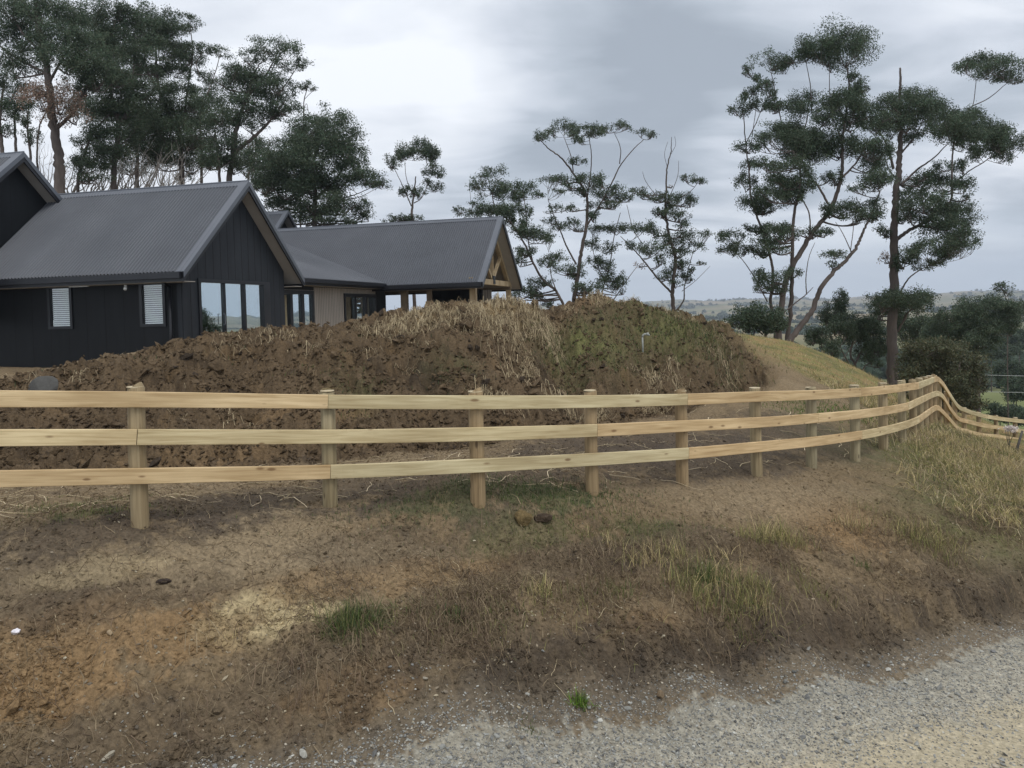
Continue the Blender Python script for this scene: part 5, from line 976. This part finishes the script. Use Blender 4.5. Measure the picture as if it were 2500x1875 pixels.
# gravel on and beside the road
def f_gr(X, Y):
    rd = road_d(X, Y); e = rd-.20+.10*fbm(X, Y, .9, 4, .6, 61.0); tr = np.exp(-((rd-1.40)/.46)**2)+.85*np.exp(-((rd-3.0)/.6)**2)
    sp = .75*np.exp(-((rd-.06)/.14)**2)+0.10*sstep(1.5, -2, X)*np.exp(-((rd+.25)/.35)**2)*(fbm(X, Y, .6, 3, .5, 5) > -.05)
    return np.clip(sstep(-.05, .15, e)*(1-.85*tr)+sp, 0, 1)
X, Y = sample(64000, f_gr, Y0=3.6, Y1=16); s = np.abs(rg.normal(size=len(X)))*.007+.0075; s = np.where(rg.random(len(X)) < .03, s*2.2, s)
gravpal = [C(122, 122, 117)*KG, C(142, 141, 134)*KG, C(92, 92, 90)*KG, C(134, 127, 114)*KG, C(110, 110, 106)*KG]
stuff('gravel', [stones(X, Y, s, rg, cmix(len(X), gravpal, .2))], M['stone'], 'loose grey crushed gravel along the road edge and between the wheel tracks', 'gravel')
# coloured pebbles and chips on the bare clay
X, Y = sample(3200, lambda X, Y: (road_d(X, Y) < .1)*(mound_w(X, Y) < .2)*(Y < 14)*np.clip(.25+.75*sstep(-3.2, -.6, road_d(X, Y)), 0, 1), Y0=4, Y1=14); s = np.abs(rg.normal(size=len(X)))*.012+.008
stuff('pebbles', [stones(X, Y, s, rg, cmix(len(X), [C(116, 106, 90)*KG, C(132, 122, 102)*KG, C(98, 90, 78)*KG, C(110, 100, 84)*KG, C(90, 80, 66)*KG, C(138, 130, 112)*KG], .2))], M['stone'], 'small pale and brown stones strewn on the bare clay bank', 'pebbles')
# soil clods on the heap, at its foot, on the bank
def f_cl(X, Y):
    mw = mound_w(X, Y); rd = road_d(X, Y); nz = sstep(-.1, .35, fbm(X, Y, .8, 3, .5, 83.0))
    return np.clip(mw*(.25+.75*nz)+(1-mw)*(rd < -.05)*(.10+.55*nz*(sstep(-2.2, -.8, rd)+.35*sstep(2, -2, X)))*(Y < 13), 0, 1)
X, Y = sample(46000, f_cl, Y0=4, Y1=24); mw = mound_w(X, Y); s = (np.abs(rg.normal(size=len(X)))*.015+.010)*(1+1.2*mw)*np.where(rg.random(len(X)) < .03, 2.0, 1)
cc = np.where((mw > .5)[:, None], cmix(len(X), [MSOIL, MSOIL*.8, MSOIL*1.15, MSOIL*1.05, MSOIL*.9], .12)*.95, ground_color(X, Y)*.9*(1+rg.normal(size=(len(X), 1))*.12))
stuff('soil_clods', [stones(X, Y, s, rg, cc, flat=.75, sink=.42, rough=.3)], M['ground'], 'crumbly brown soil clods over the heap and the cut bank', 'soil clods')

X, Y = sample(800, lambda X, Y: (mound_w(X, Y) > .5)*sstep(-.05, .3, fbm(X, Y, 1.1, 3, .5, 97)), Y0=9.5, Y1=24); s = rg.uniform(.07, .26, len(X))*rg.uniform(.5, 1, len(X))
V_, F_, c_ = stones(X, Y, s, rg, cmix(len(X), [MSOIL, MDARK*1.2, MSOIL*1.1, MSOIL*.9], .12), flat=.7, sink=.45, rough=.3)
V_ = V_+np.stack([fbm(V_[:, 0], V_[:, 1], .06, 3)*.05]*3, 1); stuff('sods', [(V_, F_, c_)], M['ground'], 'lumpy torn sods of earth tumbled over the heap', 'sods')
# dry grass and roots
STR = C(186, 170, 138)*1.05; STR2 = C(146, 130, 104)*1.05; STRG = C(112, 98, 78)*1.05; RTW = C(196, 180, 150)*1.1; DBR = C(104, 88, 72)*1.1
parts = []
def scat(px, py, rx, ry, n):        # n spots in a patch of metres rx along the fence, ry across
    P = hit(px, py); a = rg.normal(size=n)*.5*rx; b = rg.normal(size=n)*.5*ry
    return P[0]+a*_ca*.0+a*1.0, P[1]+a*0.35+b
def down_az(X, Y, rnd):
    zx, zy = normal_at(X, Y); return np.arctan2(-zy, -zx)+rg.normal(size=len(X))*rnd
strawP = [(1060, 758, 1.7, .35, 1000), (1130, 775, 1.2, .45, 900), (1180, 790, .9, .5, 700), (1250, 742, 1.2, .5, 1300), (1310, 775, .45, .6, 800), (1225, 820, .35, .7, 520), (1275, 880, .2, .7, 360), (960, 765, .8, .3, 380), (1010, 795, 1.0, .2, 260), (1325, 820, .3, .5, 260), (1370, 945, .4, .6, 320), (1440, 960, .35, .3, 160),
          (1220, 945, .35, .25, 240), (1440, 722, .9, .4, 420), (1530, 735, .8, .4, 160), (1600, 900, .5, .7, 220), (1580, 940, .45, .5, 240), (1650, 900, .3, .5, 90), (700, 795, 1.0, .25, 130), (560, 820, 1.2, .3, 50), (300, 880, 2.5, .5, 60), (800, 840, 2.5, .8, 60), (1700, 790, 1.0, .4, 120), (1750, 860, .6, .8, 140), (480, 1000, 3, .9, 40), (1000, 880, 2.0, 1.2, 50)]
for (px, py, rx, ry, n) in strawP:
    n = int(n*.72); nt_ = max(n//16, 3); Xc, Yc = scat(px, py, rx, ry, nt_); ac = down_az(Xc, Yc, 1.0)+.8; kk = rg.integers(0, nt_, n)
    X = Xc[kk]+rg.normal(size=n)*.12; Y = Yc[kk]+rg.normal(size=n)*.09; az = ac[kk]+rg.normal(size=n)*.9; Ls = rg.uniform(.08, .36, n); parts.append(fibres('s', X, Y, az, Ls, rg.uniform(.003, .0065, n), rg, cmix(n, [STR, STR, STR2, STRG], .15), lift=.12, curl=1.1))
# standing tops along the crest
for (px, py, rx, ry, n) in [(1250, 735, 1.2, .4, 1300), (1110, 748, 1.5, .25, 260), (1320, 765, .5, .5, 500), (1430, 720, .8, .25, 160), (340, 868, 3, .3, 60)]:
    X, Y = scat(px, py, rx, ry, n); parts.append(blades(X, Y, rg.uniform(.05, .19, n), rg.uniform(.006, .010, n), rg, cmix(n, [STR, STR2, STR, STRG], .15), lean=1.3))
stuff('straw', parts, M['straw'], 'matted dry straw and torn grass draped over the crest of the earth heap', 'straw')
parts = []
def f_mat(X, Y):
    rd = road_d(X, Y); return np.clip(np.exp(-((rd+1.15)/.55)**2)*sstep(-2.2, -.8, X)*(.4+fbm(X, Y, .7, 3, .5, 91.0)*1.5)+.035*(rd < -.2)*(mound_w(X, Y) < .5), 0, 1)*(Y < 15)
X, Y = sample(11000, f_mat, Y0=4.3, Y1=15); n = len(X); parts.append(fibres('d', X, Y, rg.uniform(0, 6.28, n), rg.uniform(.05, .24, n), rg.uniform(.0016, .0036, n), rg, cmix(n, [DBR, STRG, STRG, DBR*.8, STR2*.8], .18), lift=.08, curl=1.8, seg=5))
X, Y = sample(9000, f_mat, Y0=4.3, Y1=15); n = len(X); parts.append(blades(X, Y, rg.uniform(.03, .13, n), rg.uniform(.003, .006, n), rg, cmix(n, [DBR, STRG, STR2], .18), lean=.8))
X, Y = sample(380, lambda X, Y: (road_d(X, Y) < -.1)*(Y < 17)*.5, Y0=4.5, Y1=17); n = len(X); parts.append(fibres('r', X, Y, rg.uniform(0, 6.28, n), rg.uniform(.08, .35, n), rg.uniform(.002, .004, n), rg, cmix(n, [STR, STR2, STRG], .15)*.85, lift=.04, curl=1.8))
stuff('dead_stems', parts, M['straw'], 'dead brown weed stems and pale roots matted along the lower bank', 'dead weeds')
# scattered long pale roots behind the fence
X, Y = sample(260, lambda X, Y: (mound_w(X, Y) < .6)*(Y > np.interp(X, FXe, FYe)+.2)*(X < 7)*.5, Y0=7.5, Y1=17); n = len(X)
stuff('roots', [fibres('q', X, Y, rg.normal(size=n)*.5+.4, rg.uniform(.2, .7, n), rg.uniform(.004, .008, n), rg, cmix(n, [RTW, STR], .1), lift=.04, curl=1.5)], M['straw'], 'pale torn roots lying on the dark soil behind the fence', 'roots')

# green grass
G1 = C(84, 96, 54)*1.1; G2 = C(112, 114, 70)*1.1; G3 = C(66, 80, 48)*1.05; YG = C(146, 140, 92)*1.1; ST = C(186, 168, 124)*1.1
parts = []
for (px, py, r, n, L0, pal) in [(850, 1530, .10, 200, .22, [G1, G3, G2]), (880, 1510, .12, 170, .18, [G1, G3]), (1320, 1480, .12, 120, .20, [YG, ST, G2]), (1109, 1523, .05, 90, .15, [G1, G3]), (1512, 1478, .10, 90, .14, [G1, G2]), (1430, 1480, .10, 60, .12, [G1, G2]), (1418, 1722, .035, 170, .11, [C(96, 128, 40)*1.25, G1]), (1288, 1780, .05, 50, .05, [G1]),
        (1000, 1495, .10, 60, .10, [G1]), (1573, 1400, .16, 110, .26, [YG, ST, G2, ST]), (1654, 1390, .12, 110, .24, [ST, YG, G2]), (1675, 1458, .14, 130, .22, [ST, YG, G1]), (1843, 1337, .12, 160, .20, [G2, YG]), (1906, 1340, .16, 330, .27, [YG, ST, YG, G2]), (1716, 1448, .13, 200, .20, [G1, G3, G2]), (1758, 1446, .12, 170, .22, [G1, ST, G2]),
        (1827, 1501, .16, 260, .20, [YG, G2, ST]), (1695, 1490, .12, 140, .20, [YG, G2]), (1811, 1538, .14, 220, .18, [G1, G2, YG]), (1848, 1485, .12, 140, .2, [YG, G2]), (1985, 1475, .14, 130, .16, [G2, YG]), (1740, 1390, .14, 60, .18, [ST, YG]), (2106, 1422, .06, 60, .12, [G1]), (2259, 1343, .25, 420, .22, [YG, G2, ST]), (2280, 1380, .2, 260, .2, [YG, G2]), (2085, 1300, .12, 130, .2, [ST, STR2, G2]),
        (2127, 1258, .18, 110, .14, [G2, STR2]), (1480, 1330, .1, 60, .15, [ST, STR2]), (1200, 1520, .3, 200, .12, [G1, YG]), (1400, 1520, .3, 150, .12, [G2, YG, STR2]), (1000, 1540, .3, 160, .1, [G2, STR2]), (560, 1555, .02, 12, .08, [ST])]:
    P = hit(px, py); X = P[0]+rg.normal(size=n)*r; Y = P[1]+rg.normal(size=n)*r*.7; parts.append(blades(X, Y, rg.uniform(.45, 1.15, n)*L0, rg.uniform(.004, .008, n), rg, cmix(n, pal, .15), lean=.42))
for (px, py, rx, ry, n, L0, pal) in [(183, 1228, .9, .4, 500, .05, [G1, G2]), (232, 1253, .6, .3, 350, .06, [G1, G2]), (1090, 1215, 1.5, .5, 1400, .05, [G1, G3]), (1341, 1205, 1.3, .5, 1700, .07, [G1, G3]), (1288, 1297, 1.2, .4, 700, .06, [G1, G2]), (1573, 1297, 1.0, .4, 600, .07, [G1, G2]), (1440, 1270, 1.2, .4, 500, .06, [G2, STR2]),
        (1440, 835, 1.6, 1.6, 1800, .10, [G1, G3, G3]), (1620, 805, 2.2, 1.6, 2600, .12, [G3, G1]), (1700, 815, 1.6, 1.4, 1800, .14, [G3, G2, STR2]), (1350, 850, .7, 1.3, 600, .10, [G3]), (1100, 890, .9, 1.4, 450, .08, [G3]), (870, 930, .5, 1.2, 260, .1, [G1, G3]), (780, 880, .7, .5, 160, .08, [G1]), (1760, 860, .7, 1.4, 900, .2, [G3, STR2, DBR]), (340, 865, 3.5, .4, 350, .1, [G3, STR2]),
        (2040, 1010, 1.6, .6, 1400, .08, [C(80, 110, 40)*1.2, G1]), (1950, 985, 1.4, .8, 700, .08, [G1, G2]), (2330, 1060, 2.2, 1.8, 2200, .12, [G1, G2, G3]), (2300, 1120, 1.6, 1.2, 1200, .12, [G2, YG])]:
    X, Y = scat(px, py, rx, ry, n); parts.append(blades(X, Y, rg.uniform(.5, 1.2, n)*L0*1.1, rg.uniform(.005, .010, n)*np.interp(Y, [6, 20], [.8, 1.8]), rg, cmix(n, pal, .15), lean=.6))
# rank roadside grass on the right-hand bank
def f_vg(X, Y):
    rd = road_d(X, Y); fy = np.interp(X, FXe, FYe); c = sstep(5.5, 7.6, X-.25*(Y-10)+1.6*fbm(X, Y, 1.4, 3, .5, 7)); return c*sstep(-.7, -1.4, rd)*(Y < 24)*(.35+.65*sstep(-.3, .2, fbm(X, Y, .6, 3, .5, 17)))
X, Y = sample(30000, f_vg, Y0=8, Y1=24); n = len(X); nz = fbm(X, Y, 1.3, 3, .5, 27)[:, None]; k = sstep(-.1, .3, nz+rg.normal(size=(n, 1))*.15)
parts.append(blades(X, Y, rg.uniform(.04, .16, n)*(1+.9*k[:, 0]), rg.uniform(.006, .012, n)*np.interp(Y, [8, 22], [.9, 1.7]), rg, cmix(n, [G1, G2, YG, G3, STR2], .15)*(1-k)+cmix(n, [YG, ST, ST, STR], .15)*k, lean=.85))
X, Y = sample(3500, f_vg, Y0=8, Y1=24); n = len(X); parts.append(fibres('v', X, Y, rg.uniform(0, 6.28, n), rg.uniform(.15, .5, n), rg.uniform(.003, .006, n), rg, cmix(n, [ST, STR, YG, STR2], .15), lift=.16, curl=1.8))
# the far shoulder and the grass at the crest of the fence
def f_sh(X, Y): return sstep(20.5, 23, Y)*sstep(5.5, 8, X)*(Y < 36)*(X < 26)*(.5+.5*sstep(-.2, .2, fbm(X, Y, 1.0, 3, .5, 19)))
X, Y = sample(20000, f_sh, Y0=20, Y1=36); n = len(X); nz = fbm(X, Y, 1.6, 4, .5, 29)[:, None]; k = sstep(-.35, .15, nz)
parts.append(blades(X, Y, rg.uniform(.05, .18, n), rg.uniform(.010, .020, n), rg, cmix(n, [G1, G2, YG, STR2], .18)*(1-k)+cmix(n, [YG, STR, STR2, STR2], .18)*k, lean=.9))
stuff('grass', parts, M['grass'], 'green and straw-coloured grass in tufts on the bank and thick along the right-hand verge', 'grass')

# ------------------------------------------------------------------ single things
def rock(name, px, py, size, col, label, cat, seed, flat=.7, mat='stone', sub=3, rough=.25, sink=.2):
    import bmesh
    bm = bmesh.new(); bmesh.ops.create_icosphere(bm, subdivisions=sub, radius=.5); r_ = np.random.default_rng(seed); P = hit(px, py); o3 = r_.uniform(0, 50, 3)
    pts = np.array([v.co[:] for v in bm.verts]); nz = fbm(pts[:, 0]*2+o3[0], pts[:, 1]*2+pts[:, 2]*1.7+o3[1], 1.0, 4, .6)
    fl = r_.normal(size=(7, 3)); fl /= np.linalg.norm(fl, axis=1)[:, None]
    for v, q, nn in zip(bm.verts, pts, nz):
        c = q*(1+rough*nn*2)
        for f in fl:
            d = c@f-.36
            if d > 0: c = c-f*d*.8
        v.co = c*np.array(size)
    me = bpy.data.meshes.new(name); bm.to_mesh(me); bm.free()
    a = me.color_attributes.new('Col', 'FLOAT_COLOR', 'POINT'); c4 = np.ones((len(me.vertices), 4), np.float32); c4[:, :3] = col[None]*(1+.5*nz[:, None]); a.data.foreach_set('color', c4.ravel())
    o = link(name, me, M[mat]); z = float(gh([P[0]], [P[1]])[0]); o.location = (P[0], P[1], z+size[2]*.5*(1-2*sink)); o.rotation_euler = (r_.uniform(-.3, .3), r_.uniform(-.3, .3), r_.uniform(0, 6)); tag(o, label, cat); return o
rock('clay_clod', 1278, 1275, (.24, .15, .17), C(98, 84, 58)*KG, 'large yellow-brown clay clod on the grass below the third post from the left', 'clod', 3, mat='ground')
rock('soil_clod', 1325, 1272, (.22, .14, .11), C(66, 56, 46)*KG, 'dark soil clod lying just right of the yellow clay one', 'clod', 4, mat='ground')
rock('white_stone', 38, 1552, (.075, .05, .045), C(196, 192, 196)*KG, 'small whitish stone on the orange clay at the left edge', 'stone', 5)
rock('soil_clod', 398, 1420, (.15, .07, .05), C(58, 50, 45)*KG, 'flat dark clod alone on the pale soil below the leftmost post', 'clod', 6, mat='ground')
rock('pale_stone', 268, 1553, (.045, .035, .05), C(140, 124, 100)*KG, 'small tan stone in a patch of dark crumbs at lower left', 'stone', 7)
rock('grey_stone', 740, 1855, (.08, .05, .05), C(140, 138, 130)*KG, 'rounded grey stone at the edge of the gravel, bottom of the picture', 'stone', 8)
rock('flat_stone', 262, 1845, (.12, .06, .04), C(132, 126, 112)*KG, 'flat grey stone in the gravelly soil at lower left', 'stone', 9)
rock('rust_stone', 1612, 1705, (.10, .06, .06), C(96, 82, 64)*KG, 'rusty brown lump at the foot of the bank beside the gravel', 'stone', 10)
rock('stone_block', 104, 936, (.50, .4, .42), C(78, 77, 74)*1.0, 'weathered grey block half buried in the left end of the earth heap', 'block', 12, sink=.12, rough=.1, sub=4)
rock('soil_clod', 152, 942, (.28, .25, .24), C(96, 84, 66)*KG, 'brown clod against the right side of the grey block', 'clod', 13, mat='ground')
for i, (px, py, s, lab) in enumerate([(1070, 935-10, .22, 'dark lump low on the heap above the third post'), (525, 868, .3, 'dark sod with roots on the left shoulder of the heap'), (1140, 800, .34, 'dark sod under the straw at the middle of the heap'), (1690, 1005-60, .3, 'grey-brown sod at the right foot of the heap'), (1310, 935, .25, 'brown sod beside the hollow in the heap')]):
    rock('earth_sod', px, py, (s*1.3, s, s*.8), MSOIL*(.75 if 'dark' in lab else 1.0), lab, 'sod', 20+i, mat='ground', sink=.3)
# standpipe
m, nt, b = pmat('pale_pipe', rough=0.5); add_noise_color(nt, b, (0.22, 0.235, 0.215), (0.34, 0.35, 0.32), 12); M['pipe'] = m
P = hit(1569, 842); P = W(1569, 842, float(P[1])); z0 = float(gh([P[0]], [P[1]])[0])
tap = empty('standpipe', (P[0], P[1], z0)); tag(tap, 'pale water standpipe with a bent top sticking out of the grassy heap', 'standpipe')
m_ = MBd(); m_.tube([(0, 0, -.2), (0, 0, .2), (0, 0, .40)], .021, 12); m_.build('riser', M['pipe'], tap, True)
m_ = MBd(); m_.tube([(0, 0, .40), (.01, 0, .44), (.05, -.01, .47), (.10, -.02, .47)], [.026, .026, .024, .022], 12); m_.build('elbow', M['pipe'], tap, True)
m_ = MBd(); m_.tube([(.10, -.02, .47), (.15, -.03, .465)], [.04, .042], 10); m_.tube([(.15, -.03, .465), (.16, -.03, .43)], [.025, .022], 10); m_.build('valve', M['pipe'], tap, True)
# leaning stake and a pale seed plume at the far end
def wpt(px, py, D): return W(px, py, D)
m, nt, b = pmat('weathered_stake', rough=0.9); add_noise_color(nt, b, (0.05, 0.045, 0.04), (0.12, 0.11, 0.1), 8); M['stake'] = m
a_ = wpt(2484, 1092, 20.0); b_ = wpt(2496, 1052, 20.1); d_ = b_-a_
m_ = MBd(); m_.tube([(-d_*.5), d_*.5, d_], [.035, .032, .028], 8); o = m_.build('stake', M['stake'], None, True); o.location = a_; tag(o, 'dark leaning stake in the grass at the right edge', 'stake')
pl = empty('seed_plume', tuple(wpt(2466, 1090, 20.5))); tag(pl, 'pinkish white feathery plume on thin stems before the far rails', 'plume')
m_ = MBd(); tp = wpt(2468, 1046, 20.5)-np.array(pl.location)
for q in range(5): e = tp+rg.normal(size=3)*.12; m_.tube([np.zeros(3)+rg.normal(size=3)*.05-np.array([0, 0, .25]), e*.6+rg.normal(size=3)*.04, e], [.008, .006, .004], 5)
m_.build('stem', M['stake'], pl)
n = 220; ctr = tp+rg.normal(size=(n, 3))*np.array([.08, .07, .035]); a2 = rg.normal(size=(n, 3)); a2 /= np.linalg.norm(a2, axis=1)[:, None]; b2 = np.cross(a2, rg.normal(size=(n, 3))); b2 /= np.linalg.norm(b2, axis=1)[:, None]
V = np.stack([ctr-b2*.012, ctr+a2*.05, ctr+b2*.012, ctr-a2*.05], 1).reshape(-1, 3); link('plume', np_mesh('plume', V, np.arange(n*4).reshape(-1, 4), np.repeat((C(215, 205, 200)*1.0)[None], n*4, 0)), M['straw'], pl)
# two overhead wires crossing the paddock at the right
m, nt, b = pmat('wire', (0.45, 0.47, 0.46), 0.5, 0.3); add_noise_color(nt, b, (0.4, 0.42, 0.41), (0.5, 0.52, 0.5), 5); M['wire'] = m
for (y0, y1, lab) in ((908, 911, 'upper of the two thin wires over the paddock at the right'), (949, 951, 'lower of the two thin wires over the paddock at the right')):
    A_ = W(2180, y0-1, 60); B_ = W(2900, y1+3, 60); t_ = np.linspace(0, 1, 30)[:, None]; P_ = A_*(1-t_)+B_*t_; P_[:, 2] -= .25*np.sin(np.pi*t_[:, 0])
    m_ = MBd(); m_.tube(P_-A_, .014, 6); o = m_.build('wire', M['wire']); o.location = A_; tag(o, lab, 'wire')

# ------------------------------------------------------------------ air
m = bpy.data.materials.new('haze'); m.use_nodes = True; nt = m.node_tree; nt.nodes.clear()
o_ = NN(nt, 'ShaderNodeOutputMaterial'); pv = NN(nt, 'ShaderNodeVolumePrincipled'); pv.inputs['Color'].default_value = (0.80, 0.88, 1.0, 1); pv.inputs['Density'].default_value = 0.00019; pv.inputs['Anisotropy'].default_value = 0.0
LK(nt, pv.outputs[0], o_.inputs['Volume'])
m_ = MBd(); m_.box(-7400, 7400, -60, 7400, -140, 330); o = m_.build('haze', m); tag(o, kind='stuff'); o['label'] = 'thin bluish haze over the far hills'; o['category'] = 'haze'
